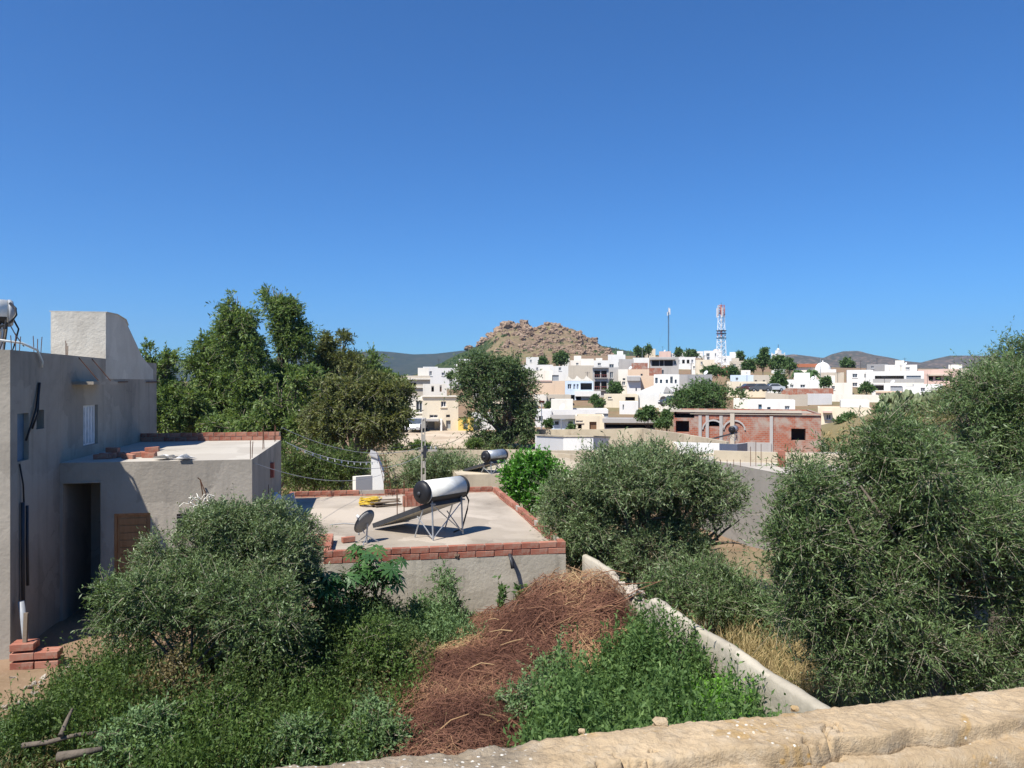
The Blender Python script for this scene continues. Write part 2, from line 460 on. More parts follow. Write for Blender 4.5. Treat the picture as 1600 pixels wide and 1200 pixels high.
rocks = [rock_mesh(i) for i in range(7)]
for m_ in rocks: m_.materials.append(CRAG)
rr = random.Random(11)
def put_rock(px_, py_, D, rx, rz, ry=None):
    p = P(px_, py_, D)
    o = link('rock', rocks[rr.randrange(7)], None, hill, p, (rr.uniform(-.2, .2), rr.uniform(-.2, .2), rr.uniform(0, 6.28)))
    k = D/F; o.scale = (rx*k*1.25, (ry or rx)*k*1.25, rz*k*1.08); return o
# the main crags, then smaller ones down the faces
for a in [(789, 516, 690, 12, 12), (797, 514, 696, 9, 11), (783, 524, 684, 8, 13), (803, 522, 690, 10, 14), (818, 514, 696, 9, 12), (822, 522, 690, 9, 13), (813, 526, 686, 7, 10),
          (834, 523, 690, 8, 10), (845, 522, 694, 9, 12), (856, 517, 696, 10, 11), (866, 517, 694, 10, 11), (876, 520, 692, 9, 9), (851, 528, 686, 10, 11), (868, 530, 684, 10, 10), (838, 533, 680, 8, 8),
          (770, 528, 694, 8, 8), (760, 533, 695, 7, 6), (751, 538, 695, 6, 5), (733, 544, 697, 6, 4), (776, 535, 688, 7, 8), (765, 540, 688, 8, 6), (800, 535, 680, 7, 9), (790, 532, 684, 7, 9)]:
    put_rock(*a)
for i in range(230):
    px_ = rr.uniform(838, 955) if i < 160 else rr.uniform(775, 850); lo = np.interp(px_, [p[0] for p in RT], [p[1] for p in RT])
    f_ = rr.random()**(.8 if i < 160 else 2.2); py_ = lo+4+f_*(568-lo)*.75
    s_ = rr.uniform(1.8, 6.5); D_ = 690-150*f_
    # rest on the hillside
    j = int(np.clip((px_-600)/410*169, 0, 169)); i_ = int(np.argmin(np.abs(Yd[:83, j]-D_)))
    zz = Zr[i_, j]; k = D_/F
    o = link('rock', rocks[rr.randrange(7)], None, hill, (Xr[i_, j], Yd[i_, j], zz), (rr.uniform(-.3, .3), rr.uniform(-.3, .3), rr.uniform(0, 6.28)))
    o.scale = (s_*k, s_*k, s_*k*rr.uniform(.6, 1.1))

# wooded ridge right of the rocky hill
PINE = [(880, 560), (915, 540), (930, 539), (945, 541), (965, 545), (985, 549), (1010, 553), (1040, 556), (1080, 559), (1140, 565)]
ridge('hills', 'dark pine covered ridge right of the rocky hill', PINE, 900, 420, 8, HG, 51, .1, .01, 90, 30)

# ------------------------------------------------------------------ foliage
def nrm(a): return a/np.maximum(np.linalg.norm(a, axis=1, keepdims=True), 1e-6)
def rdir(n, rng=RNG): return nrm(rng.normal(size=(n, 3)))

def leaf_quads(p, d, L, W, rng=RNG, up=.35):
    """rhombic leaves: base p, direction d, length L, width W"""
    n = len(p); nn = nrm(rdir(n, rng)+np.array([0, 0, up*2])); w = nrm(np.cross(d, nn))
    L = np.asarray(L).reshape(-1, 1)*np.ones((n, 1)); W = np.asarray(W).reshape(-1, 1)*np.ones((n, 1))
    bend = np.cross(w, d)*L*.12
    V = np.stack([p, p+d*L*.5+w*W*.5+bend, p+d*L, p+d*L*.5-w*W*.5+bend], 1).reshape(-1, 3)
    return V, np.arange(n*4).reshape(n, 4)

def sprays(base, d, length, nleaf, L, W, rng=RNG, spread=1.0, droop=.0, tw=.0):
    """leaves set along short twigs; returns leaf verts, faces, tints, twig verts, twig faces"""
    n = len(base); k = nleaf
    t = np.tile(np.linspace(.12, 1, k), n)+rng.uniform(-.05, .05, n*k)
    B = np.repeat(base, k, 0); Dd = np.repeat(d, k, 0); Ln = np.repeat(length, k)[:, None]; t = t[:, None]
    p = B+Dd*Ln*t - np.array([0, 0, 1])*droop*Ln*t*t
    ld = nrm(Dd*.75+rdir(n*k, rng)*spread)
    V, Fq = leaf_quads(p, ld, L*rng.uniform(.5, 1.4, n*k), W*rng.uniform(.6, 1.35, n*k), rng)
    tint = np.repeat(np.clip(np.repeat(rng.uniform(0, 1, n), k)*.45+rng.uniform(0, 1, n*k)*.55, 0, 1), 4)
    tip = base+d*length[:, None]-np.array([0, 0, 1])*droop*length[:, None]
    side = nrm(np.cross(d, rdir(n, rng)))*tw
    TV = np.stack([base-side, base+side, tip+side*.3, tip-side*.3], 1).reshape(-1, 3)
    return V, Fq, tint, TV, np.arange(n*4).reshape(n, 4)

def blob_points(blobs, n, rng=RNG, shell=.5, clump=None, thr=.42, seed=1):
    """points and outward directions in the shell of a set of ellipsoids; gaps cut by noise"""
    vol = np.array([(b[1][0]*b[1][1]*b[1][2])**(2/3) for b in blobs]); m = int(n*2.2)
    idx = rng.choice(len(blobs), m, p=vol/vol.sum())
    c = np.array([b[0][:] for b in blobs])[idx]; r = np.array([b[1] for b in blobs])[idx]
    u = rdir(m, rng); rad = shell+(1-shell)*rng.uniform(0, 1, m)**.6
    lump = .82+.36*fbm(u*1.7+c, 2, seed)
    p = c+u*r*(rad*lump)[:, None]
    if clump:
        keep = fbm(p*clump, 3, seed) > thr; p, u = p[keep], u[keep]
    return p[:n], u[:n]

def px_blobs(lst, D, zr=.85):
    """(cx, cy, rx, ry[, dY]) in pixels at distance D -> ellipsoids of the place"""
    out = []
    for b in lst:
        d = D+(b[4] if len(b) > 4 else 0); k = d/F
        out.append((P(b[0], b[1], d), (b[2]*k, max(b[2], b[3])*k*zr, b[3]*k)))
    return out

BARK_M = BARK
TWIG_M = flat('pale_twig', (.25, .22, .16), .8)
def tree(name, label, cat, base_px, D, blobs, nspray, nleaf, L, W, mat, spl, group=None, trunk_r=.12, clump=None, thr=.4, seed=1, shell=.5,
         spread=1.0, droop=.1, upb=.25, tw=.004, limbs=6, twigs=True, basez=None, zr=.85, lumps=11, lump_r=(.26, .44), core=.5):
    rng = np.random.default_rng(seed*13+5); rd = random.Random(seed)
    bx, by = XY(base_px, D); bz = (T(bx, by) if basez is None else basez)-.1
    root = thing(name, label, cat, (bx, by, bz), 0, group); R = Vector((bx, by, bz))
    bl = px_blobs(blobs, D, zr); fol = []
    for c_, r_ in bl:                       # every blob becomes a core and a ring of smaller lumps, so light and dark clumps appear
        fol.append((c_, tuple(q*core for q in r_)))
        for u_ in rdir(lumps, rng):
            f_ = rng.uniform(.60, .95); g_ = rng.uniform(*lump_r)
            fol.append((c_+Vector((u_[0]*r_[0]*f_, u_[1]*r_[1]*f_, u_[2]*r_[2]*f_)), tuple(q*g_ for q in r_)))
    m = MB(); main = max(bl, key=lambda b: b[1][0]*b[1][2]); top = main[0]-R
    fork = Vector((top.x*.35, top.y*.35, max(.3, top.z*.42)))
    m.tube([(0, 0, -.2), (fork.x*.4+rd.uniform(-.05, .05), fork.y*.3, fork.z*.5), fork], [trunk_r*1.25, trunk_r, trunk_r*.85], 9)
    for b in (bl if len(bl) < 9 else rd.sample(bl, 9)):
        e = b[0]-R
        mid = fork.lerp(e, .5)+Vector((rd.uniform(-.1, .1), rd.uniform(-.1, .1), -.06))*b[1][0]
        m.tube([fork, mid, e+Vector((0, 0, b[1][2]*.35))], [trunk_r*.6, trunk_r*.4, trunk_r*.12], 6)
        for _ in range(limbs):
            u = Vector((rd.gauss(0, 1), rd.gauss(0, 1), rd.gauss(.3, 1))).normalized()
            q = e+Vector((u.x*b[1][0], u.y*b[1][1], u.z*b[1][2]))*.8; s0 = mid.lerp(e, rd.random())
            m.tube([s0, s0.lerp(q, .55)+Vector((0, 0, .05*b[1][2])), q], [trunk_r*.26, trunk_r*.17, trunk_r*.07], 4)
    m.build('trunk', BARK_M, root, True)
    p, u = blob_points(fol, nspray, rng, shell, clump, thr, seed)
    d = nrm(u*.8+rdir(len(p), rng)*.75+np.array([0, 0, upb]))
    V, Fq, ti, TV, TF = sprays(p-np.array(R), d, spl*rng.uniform(.55, 1.3, len(p))*np.where(rng.random(len(p)) < .09, 2.0, 1), nleaf, L, W, rng, spread, droop, tw)
    cr = link('crown', fast('crown', V, Fq, ti), mat, root)
    if twigs: link('twigs', fast('twigs', TV, TF), TWIG_M, root)['kind'] = 'stuff'
    return root

OLIVE = leafmat('olive_leaf', [(0, (.045, .064, .030)), (.45, (.092, .120, .058)), (.8, (.15, .178, .098)), (1, (.27, .29, .20))], .45, .2, .4)
OLIVED = leafmat('dark_olive_leaf', [(0, (.036, .056, .024)), (.5, (.078, .108, .046)), (.85, (.125, .158, .072)), (1, (.20, .23, .125))], .45, .2, .4)
EUC = leafmat('gum_leaf', [(0, (.045, .070, .028)), (.5, (.098, .135, .048)), (.85, (.155, .185, .066)), (1, (.21, .22, .09))], .5, .25)
EUCB = leafmat('brownish_gum_leaf', [(0, (.05, .056, .026)), (.5, (.105, .110, .046)), (.85, (.15, .14, .062)), (1, (.19, .15, .08))], .5, .25)
BRIGHT = leafmat('citrus_leaf', [(0, (.03, .085, .014)), (.5, (.06, .155, .022)), (1, (.13, .25, .04))], .4, .3, .4)
NETTLE = leafmat('nettle_leaf', [(0, (.040, .072, .026)), (.5, (.073, .115, .042)), (.85, (.112, .16, .058)), (1, (.17, .215, .09))], .6, .3)
LIMEW = leafmat('lime_weed_leaf', [(0, (.06, .14, .018)), (.5, (.11, .225, .03)), (1, (.19, .33, .06))], .55, .35)
GREYW = leafmat('grey_green_weed', [(0, (.055, .088, .042)), (.5, (.105, .15, .072)), (1, (.18, .23, .13))], .6, .25)
DARKW = leafmat('dark_undergrowth', [(0, (.026, .042, .016)), (.5, (.052, .076, .026)), (.85, (.085, .108, .036)), (1, (.13, .13, .06))], .6, .25)
STRAW = leafmat('dry_straw', [(0, (.20, .135, .075)), (.5, (.30, .21, .12)), (1, (.40, .29, .18))], .8, .15)
TOWNG = leafmat('town_tree_leaf', [(0, (.034, .06, .026)), (.5, (.064, .10, .04)), (1, (.12, .16, .068))], .55, .2)
CACT = flat('cactus_pad', (.17, .20, .10), .6, 0, .35, 1.2)

# ------------------------------------------------------------------ near houses
TH = math.radians(11); CU, SU = math.cos(TH), math.sin(TH)
def line_s(o, d, px):
    k = (px-HX)/F; return (k*o[1]-o[0])/(d[0]-k*d[1])
def line_sz(o, d, px, py):
    s = line_s(o, d, px); Y = o[1]+d[1]*s; return s, H-(py-HY)/F*Y

def wall_holes(m, o, ax, nn, w, z0, z1, rects, dep):
    """wall face from o along ax, outward normal nn, with recessed openings (s0, s1, za, zb[, depth])"""
    o, ax, nn = Vector(o), Vector(ax), Vector(nn)
    ss = sorted({0, w} | {min(max(r[i], 0), w) for r in rects for i in (0, 1)}); zz = sorted({z0, z1} | {min(max(r[i], z0), z1) for r in rects for i in (2, 3)})
    def q(s, z, d=0): return o+ax*s-nn*d+Vector((0, 0, z))
    flip = ax.cross(Vector((0, 0, 1))).dot(nn) < 0
    def add(a, b, c, d): m.quad(d, c, b, a) if flip else m.quad(a, b, c, d)
    for a, b in zip(ss, ss[1:]):
        for c, d in zip(zz, zz[1:]):
            cs, cz = (a+b)/2, (c+d)/2
            if any(r[0] < cs < r[1] and r[2] < cz < r[3] for r in rects): continue
            add(q(a, c), q(b, c), q(b, d), q(a, d))
    for r in rects:
        e = r[4] if len(r) > 4 else dep; s0, s1, za, zb = max(r[0], 0), min(r[1], w), max(r[2], z0), min(r[3], z1)
        add(q(s0, za), q(s0, za, e), q(s0, zb, e), q(s0, zb)); add(q(s1, za, e), q(s1, za), q(s1, zb), q(s1, zb, e))
        add(q(s0, zb, e), q(s1, zb, e), q(s1, zb), q(s0, zb)); add(q(s0, za), q(s1, za), q(s1, za, e), q(s0, za, e))
    return q

# one hollow brick, ribbed like an extruded clay block
t = NT('clay_brick'); oi = t.n('ShaderNodeObjectInfo'); v = t.coord()
n = t.noise(v, 9, 5, .65); wv = t.n('ShaderNodeTexWave', wave_type='BANDS', bands_direction='Z'); wv.inputs['Scale'].default_value = 16; t.l(v, wv.inputs['Vector'])
col = t.ramp(oi.outputs['Random'], [(0, (.235, .082, .055)), (.5, (.315, .118, .078)), (1, (.39, .175, .12))])
col = t.mix(t.math('MULTIPLY', t.step(n, .46, .68), .65), col, (.36, .25, .19))
t.bump(t.math('ADD', wv.outputs['Fac'], t.math('MULTIPLY', n, .6)), .35, .012)
BRICK = t.done(col, .9, 0, .12)
MORTAR = plaster('grey_mortar', (.36, .32, .27), .5, 4, None, .2, .6)
def brick_mesh(l, w, h, name='brick'):
    bm = bmesh.new(); bmesh.ops.create_cube(bm, size=1)
    bmesh.ops.scale(bm, vec=(l, w, h), verts=bm.verts)
    bmesh.ops.bevel(bm, geom=list(bm.edges), offset=.006, segments=1, affect='EDGES')
    me = bpy.data.meshes.new(name); bm.to_mesh(me); bm.free(); me.materials.append(BRICK); return me
BR = brick_mesh(.385, .13, .124); BRL = brick_mesh(.30, .11, .115)

def brick_parapet(house, a, b, z, courses, me, l, h, rd, miss=0.0, gap=.012, half=None):
    """a mortar core with each brick laid on it; a, b are ends in the house's own frame"""
    a, b = Vector((a[0], a[1], 0)), Vector((b[0], b[1], 0)); L = (b-a).length; d = (b-a)/L; ang = math.atan2(d.y, d.x); nn = Vector((-d.y, d.x, 0))
    m = MB(); m.obox((a+b)/2+Vector((0, 0, z+courses*(h+gap)/2-.012)), d*(L/2-.02), nn*.035, (0, 0, courses*(h+gap)/2-.012))
    core = m.build('parapet', MORTAR, house)
    for c in range(courses):
        s = 0 if c % 2 == 0 else -(l+gap)/2
        while s < L-.03:
            e = min(s+l, L); st = max(s, 0); w = e-st
            if w > .06 and not (c == courses-1 and rd.random() < miss):
                o = link('brick', me, None, core, a+d*(st+w/2)+nn*rd.uniform(-.007, .007)+Vector((0, 0, z+c*(h+gap)+h/2+rd.uniform(-.003, .003))), (rd.uniform(-.012, .012), rd.uniform(-.012, .012), ang+rd.uniform(-.02, .02)))
                o.scale = (w/l*rd.uniform(.985, 1.0), rd.uniform(.97, 1.04), rd.uniform(.97, 1.02))
            s += l+gap
    return core

def rods(parent, spots, r=.008, mat=None):
    """one rebar object per rod: (x, y, z0, z1, lean x, lean y)"""
    for (x, y, z0, z1, lx, ly) in spots:
        MB().tube([(x, y, z0), (x+lx*.4, y+ly*.4, (z0+z1)/2), (x+lx, y+ly, z1)], r, 5).build('rebar', mat or RUST, parent)

# ---- tall grey house at the left
O1 = (-9.29, 13.98); V1 = (-SU, CU); ZT = 5.71
house1 = thing('house', 'tall bare grey house with pale stair tower at the left edge', 'house', (O1[0], O1[1], 0), TH)
def h1(px, py): return line_sz(O1, V1, px, py)
def rect1(x0, y0, x1, y1):
    a, za = h1(x0, y1); b, zb = h1(x1, y0); return (a, b, za, zb)
w_sh, w_sm, w_lv = rect1(27, 645, 45, 722), rect1(57, 640, 69, 671), rect1(130, 632, 153, 698)
m = MB()
wall_holes(m, (0, 0, 0), (0, 1, 0), (1, 0, 0), 10.0, -.6, ZT, [w_sh+(.14,), w_sm+(.5,), w_lv+(.10,)], .14)
m.quad((-7, 0, -.6), (0, 0, -.6), (0, 0, ZT), (-7, 0, ZT)); m.quad((0, 10, -.6), (-7, 10, -.6), (-7, 10, ZT), (0, 10, ZT)); m.quad((-7, 10, -.6), (-7, 0, -.6), (-7, 0, ZT), (-7, 10, ZT))
for (x0, x1, y0, y1) in ((-7, 0, 0, .16), (-7, 0, 9.84, 10), (-7, -6.84, .16, 9.84), (-.16, 0, .16, 9.84)):
    m.quad((x0, y0, ZT), (x1, y0, ZT), (x1, y1, ZT), (x0, y1, ZT))
for a, b in (((-6.84, .16), (-.16, .16)), ((-.16, .16), (-.16, 9.84)), ((-.16, 9.84), (-6.84, 9.84)), ((-6.84, 9.84), (-6.84, .16))):
    m.quad((b[0], b[1], ZT-.4), (a[0], a[1], ZT-.4), (a[0], a[1], ZT), (b[0], b[1], ZT))
m.build('wall', HOUSEGREY, house1)
MB().quad((-6.84, .16, ZT-.4), (-.16, .16, ZT-.4), (-.16, 9.84, ZT-.4), (-6.84, 9.84, ZT-.4)).build('roof', ROOFC, house1)
prof = [(5.24, 5.2), (5.24, 6.88), (6.1, 6.90), (6.85, 6.82), (7.05, 6.68), (8.45, 5.85), (9.6, 5.5), (9.6, 5.2)]
MB().prism([(.004, y, z) for y, z in prof], (-1.27, 0, 0)).build('stair_tower', TOWERW, house1)
m = MB(); m.prism([(.03, y, z+.004) for y, z in prof[1:5]] + [(.03, y, z+.02) for y, z in reversed(prof[1:5])], (-1.33, 0, 0)); m.build('coping', TOWERW, house1)
def panel1(name, r, d, mat, th=.03):
    return MB().box(-d, -d+th, r[0]+.004, r[1]-.004, r[2]+.004, r[3]-.004).build(name, mat, house1)
panel1('shutter', w_sh, .12, BLUESH); panel1('window', w_sm, .48, GLASS)
lv = panel1('shutter', w_lv, .10, FRAME); lv['label'] = 'white metal shutter door with upright grooves'
for i in range(5):
    a = w_lv[0]+.05+(w_lv[1]-w_lv[0]-.1)*i/4.6; MB().box(-.068, -.05, a, a+.05, w_lv[2]+.05, w_lv[3]-.05).build('slat', FRAME, lv)
# ledge over the door, wall line of the old slab, hoses and pipes
a, z = h1(112, 596); b, _ = h1(153, 596)
MB().box(0, .45, a, b, z-.07, z).build('canopy', HOUSEGREY, house1)
for k in (.25, .75): MB().tube([(.0, a+(b-a)*k, z+.55), (.4, a+(b-a)*k+.05, z+.02)], .012, 5).build('bracket', RUST, house1)
for (x0, x1) in ((178, 196), (226, 246)):
    a, z = h1(x0, 597); b, _ = h1(x1, 597); MB().tube([(.05, a, z), (.06, b, z+.01)], .015, 5).build('rebar', RUST, house1)
m = MB(); a, z = h1(59, 598); b, z2 = h1(46, 662); c, z3 = h1(38, 688); m.tube([(.03, a, z), (.05, (a+b)/2, z-.5), (.04, b, z2), (.03, c, z3)], .022, 6); m.build('hose', BLACKP, house1, True)
a2, z4 = h1(54, 645); MB().tube([(.03, a+.02, z), (.06, a2, z4), (.03, b+.05, z2-.1)], .02, 6).build('hose', BLACKP, house1, True)
a, z = h1(43, 548); b, z2 = h1(61, 574)
MB().tube([(-.5, .3, ZT+.22), (-.1, a, ZT+.16), (.04, a+.35, ZT+.04), (.06, b, z2+.12), (.05, b+.02, z2)], .024, 6).build('hose', WHITEP, house1, True)
for px_, y0, y1, r in ((31, 785, 950, .035), (38, 790, 915, .028)):
    a, z = h1(px_, y0); _, z2 = h1(px_, y1); MB().tube([(.05, a, z), (.05, a, (z+z2)/2), (.06, a, max(z2, .35))], r, 8).build('pipe', DMETAL, house1, True)
a, z = h1(29, 725); b, z2 = h1(33, 785); MB().tube([(.02, a, z), (.05, a+.08, z-.4), (.05, b, z2)], .016, 5).build('hose', BLACKP, house1, True)
a, z = h1(22, 940); MB().tube([(.12, a, z), (.2, a-.02, .35), (.26, a-.05, -.1)], .055, 10).build('drain_pipe', GREYP, house1, True)
rods(house1, [(-.08, .25+i*.16+(.5 if i > 2 else 0), ZT-.05, ZT+.28+.05*(i % 2), .02*(i % 3-1), .01) for i in range(6)] + [(-.75, 4.75+i*.05, ZT-.35, ZT+.42-.06*i, .0, .02*i) for i in range(3)])
# water heater tank half out of the frame on that roof
def heater(name, label, loc, yaw, r, ln, pl, hgt, slope_len, capmat, tankmat, group):
    """tank on a trestle with a sloping collector; tank axis is local x, collector falls along +y"""
    g = thing(name, label, 'water heater', loc, yaw, group)
    tk = MB(); tk.lathe([(r*.0, -ln/2+.06), (r*.93, -ln/2+.06), (r*.93, -ln/2+.09), (r, -ln/2+.09), (r, ln/2-.09), (r*.93, ln/2-.09), (r*.93, ln/2-.06), (0, ln/2-.06)], (0, 0, hgt), (1, 0, 0), 32)
    tank = tk.build('tank', tankmat, g, True)
    for s in (-1, 1):
        MB().lathe([(r*1.015, 0), (r*1.02, .05*s), (r*.9, .10*s), (r*.5, .125*s), (0, .13*s)] if s > 0 else [(0, -.13), (r*.5, -.125), (r*.9, -.10), (r*1.02, -.05), (r*1.015, 0)], (s*(ln/2-.07), 0, hgt), (1, 0, 0), 32).build('end_cap', capmat, tank, True)
    MB().lathe([(.05, 0), (.05, .03), (0, .035)], (-ln/2-.055, 0, hgt-.02), (-1, 0, 0), 12).build('flange', DMETAL, tank, True)
    # black strip along the lower side of the tank
    m = MB(); n = 10
    for k in range(n):
        a0, a1 = math.radians(200+100*k/n), math.radians(200+100*(k+1)/n)
        m.quad((-ln/2+.1, math.cos(a0)*(r+.004), hgt+math.sin(a0)*(r+.004)), (ln/2-.1, math.cos(a0)*(r+.004), hgt+math.sin(a0)*(r+.004)), (ln/2-.1, math.cos(a1)*(r+.004), hgt+math.sin(a1)*(r+.004)), (-ln/2+.1, math.cos(a1)*(r+.004), hgt+math.sin(a1)*(r+.004)))
    m.build('lower_strip', BLACKP, tank)
    # collector
    z0 = hgt-r-.03; z1 = .08; y0 = -.12; y1 = y0+slope_len
    d = Vector((0, y1-y0, z1-z0)); Ls = d.length; d.normalize(); up = Vector((1, 0, 0)).cross(d); c = Vector((0, (y0+y1)/2, (z0+z1)/2))
    pnl = MB().obox(c, (pl/2, 0, 0), d*(Ls/2), up*.04).build('collector', flat('collector_back', (.50, .46, .38), .6, .1), g)
    for s in (-1, 1): MB().obox(c+Vector((s*(pl/2+.012), 0, 0))+up*.012, (.012, 0, 0), d*(Ls/2+.01), up*.055).build('edge_frame', DMETAL, pnl)
    for s in (-1, 1): MB().obox(c+d*s*(Ls/2+.012)+up*.012, (pl/2+.024, 0, 0), d*.012, up*.055).build('edge_frame', DMETAL, pnl)
    MB().obox(c+up*.046, (pl/2-.03, 0, 0), d*(Ls/2-.03), up*.004).build('cover_glass', GLASS, pnl)
    # trestle
    lx = ln*.36
    for s in (-1, 1):
        MB().tube([(s*lx, -.2, 0), (s*lx, -.16, hgt-r*.75)], .022, 5).build('leg', METAL, g)
        MB().tube([(s*lx, .42, 0), (s*lx, .05, hgt-r*.8)], .018, 5).build('leg', METAL, g)
        MB().tube([(s*lx, -.2, .03), (s*lx, .33, hgt*.45)], .014, 5).build('brace', METAL, g)
        MB().obox((s*lx, -.02, hgt-r-.005), (.03, 0, 0), (0, .24, 0), (0, 0, .018)).build('saddle', METAL, g)
    MB().tube([(-lx, -.21, .05), (lx, -.19, hgt*.72)], .013, 5).build('brace', METAL, g)
    MB().tube([(lx, -.215, .05), (-lx, -.215, hgt*.72)], .013, 5).build('brace', METAL, g)
    MB().tube([(ln/2+.02, -.05, hgt-.1), (ln/2+.13, -.1, hgt-.35), (ln/2+.06, -.12, hgt*.5), (ln/2-.1, -.1, .1), (ln/2-.3, 0, .03)], .02, 6).build('hose', BLACKP, g, True)
    return g
xx = Vector(O1).to_3d()
hp = P(-38, 487, 16.5)
heater('solar_water_heater', 'cream tank on the tall grey roof, cut off by the left edge', (hp.x, hp.y, ZT-.4), math.radians(38), .30, 1.3, 1.1, hp.z-ZT+.4, 1.6, GREYP, WHITEP, 'rooftop solar water heaters')
MB_ = MB(); g = thing('hose_loop', 'dark hose hanging in a loop below the cut-off tank', 'hose', (0, 0, 0))
MB().tube([P(16, 474, 16.2), P(24, 482, 16.1), P(25, 492, 16.0), P(18, 502, 16.0), P(8, 508, 16.0), P(-6, 511, 16.0)], .03, 7).build('tube', BLACKP, g, True)
MB().tube([P(9, 500, 16.0), P(4, 535, 15.5), P(0, 545, 15.2)], .012, 5).build('wire', BLACKP, g)
MB().tube([P(13, 503, 16.0), P(24, 523, 15.6), P(37, 541, 15.3)], .012, 5).build('wire', BLACKP, g)

# ---- grey single-storey annex
O2 = (-9.73, 16.25); U2 = (CU, SU); ZA = 3.37; WA, DA = 3.95, 6.0
annex = thing('house', 'low grey rendered annex with wooden door and pale flat roof', 'house', (O2[0], O2[1], 0), TH)
def h2(px, py): return line_sz(O2, U2, px, py)
def rect2(x0, y0, x1, y1):
    a, _ = h2(x0, y0); b, _ = h2(x1, y0); s = (a+b)/2; Y = O2[1]+U2[1]*s; return (a, b, H-(y1-HY)/F*Y, H-(y0-HY)/F*Y)
porch = (.06,)+rect2(95, 945, 157, 755)[1:2]+(-.3, rect2(95, 945, 157, 755)[2]); porch = (.06, h2(157, 755)[0], -.3, h2(126, 755)[1], 1.7)
door2 = rect2(178, 950, 235, 802)[:2]+(-.25, h2(206, 802)[1], .12)
win2 = rect2(276, 802, 342, 845)+(.16,)
m = MB(); wall_holes(m, (0, 0, 0), (1, 0, 0), (0, -1, 0), WA, -.6, ZA, [porch, door2, win2], .15)
m.quad((porch[0], 1.7, -.3), (porch[1], 1.7, -.3), (porch[1], 1.7, porch[3]), (porch[0], 1.7, porch[3]))
m.quad((WA, 0, -.6), (WA, DA, -.6), (WA, DA, ZA), (WA, 0, ZA)); m.quad((WA, DA, -.6), (0.002, DA, -.6), (0.002, DA, ZA), (WA, DA, ZA))
m.build('wall', HOUSEGREY, annex)
MB().box(.004, WA-.002, .002, DA-.002, ZA-.12, ZA+.004).build('roof', ROOFS, annex)
MB().box(-.01+porch[0], porch[1]+.03, -.012, .1, porch[3], porch[3]+.03).build('lintel', HOUSEGREY, annex)
wi = MB().box(porch[1]-.42, porch[1]-.08, 1.66, 1.70, h2(145, 826)[1]-.2, h2(145, 798)[1]-.12).build('window', GLASS, annex)
MB().box(porch[1]-.46, porch[1]-.42, 1.64, 1.70, h2(145, 826)[1]-.24, h2(145, 798)[1]-.08).build('frame', GREYC, wi)
t = NT('varnished_door_wood'); v = t.coord((1, 1, .12)); n = t.noise(v, 14, 5, .6, .5)
DOORW = t.done(t.mix(t.step(n, .35, .65), (.30, .135, .05), (.40, .20, .085)), .5, 0, .35)
dr = MB().box(door2[0]+.05, door2[1]-.05, .07, .11, -.25, door2[3]-.05).build('door', DOORW, annex)
for (x0, x1, z0, z1) in ((door2[0], door2[0]+.05, -.25, door2[3]), (door2[1]-.05, door2[1], -.25, door2[3]), (door2[0]+.05, door2[1]-.05, door2[3]-.05, door2[3])):
    MB().box(x0, x1, .03, .12, z0, z1-.002).build('frame', DOORW, dr)
for i in range(9):
    z = door2[3]-.12-i*.16; MB().box(door2[0]+.1, door2[1]-.1, .055, .07, z-.13, z).build('panel', DOORW, dr)
wp = MB().box(win2[0]+.005, win2[1]-.005, .13, .155, win2[2]+.005, win2[3]-.005).build('window', GLASS, annex)
for i in range(7):
    x = win2[0]+.05+(win2[1]-win2[0]-.1)*i/6; MB().tube([(x, -.02, win2[2]), (x, -.02, win2[3])], .007, 4).build('bar', DMETAL, wp)
for z in (win2[2]+.1, win2[3]-.06): MB().tube([(win2[0], -.025, z), (win2[1], -.025, z)], .007, 4).build('bar', DMETAL, wp)
rd = random.Random(3)
brick_parapet(annex, (.02, DA-.07), (WA, DA-.07), ZA+.006, 2, BRL, .30, .115, rd)
rods(annex, [(WA-.05, .1, ZA, ZA+.42, 0, 0), (WA-.05, .35, ZA, ZA+.38, .02, 0), (WA-.1, 2.6, ZA, ZA+.6, .01, 0), (WA-.1, 2.85, ZA, ZA+.55, -.02, 0), (WA-.1, 5.2, ZA, ZA+.5, 0, .02), (WA-.1, 5.45, ZA, ZA+.45, 0, 0)]
     + [(WA+.06, .8+i*.5, 1.5, 2.3+.2*(i % 2), .02, 0) for i in range(5)], .009)
a, z = h2(318, 745)
br = MB().tube([(a, -.03, z-.45), (a-.05, -.1, z-.05), (a-.1, -.12, z)], .012, 5); br.tube([(a-.05, -.1, z-.05), (a+.08, -.12, z-.38)], .012, 5); br.build('bracket', RUST, annex)
MB().box(WA+.002, WA+.09, 3.3, 3.5, 2.55, 2.95).build('meter_box', flat('red_box', (.34, .09, .06), .6), annex)
m = MB()
for i in range(26):
    p0 = Vector((a+rd.uniform(-.3, .3), -.06-rd.uniform(0, .1), z-.55+rd.uniform(-.12, .12))); p1 = p0+Vector((rd.uniform(-.3, .3), rd.uniform(-.05, .05), rd.uniform(-.16, .16)))
    m.tube([p0, (p0+p1)/2+Vector((0, -.04, rd.uniform(-.06, .1))), p1], .009, 4)
wb = tag(m.build('cable_bundle', WHITEP), 'white tangle of cable hanging over the barred window', 'cable'); wb.location = (O2[0], O2[1], 0); wb.rotation_euler = (0, 0, TH)
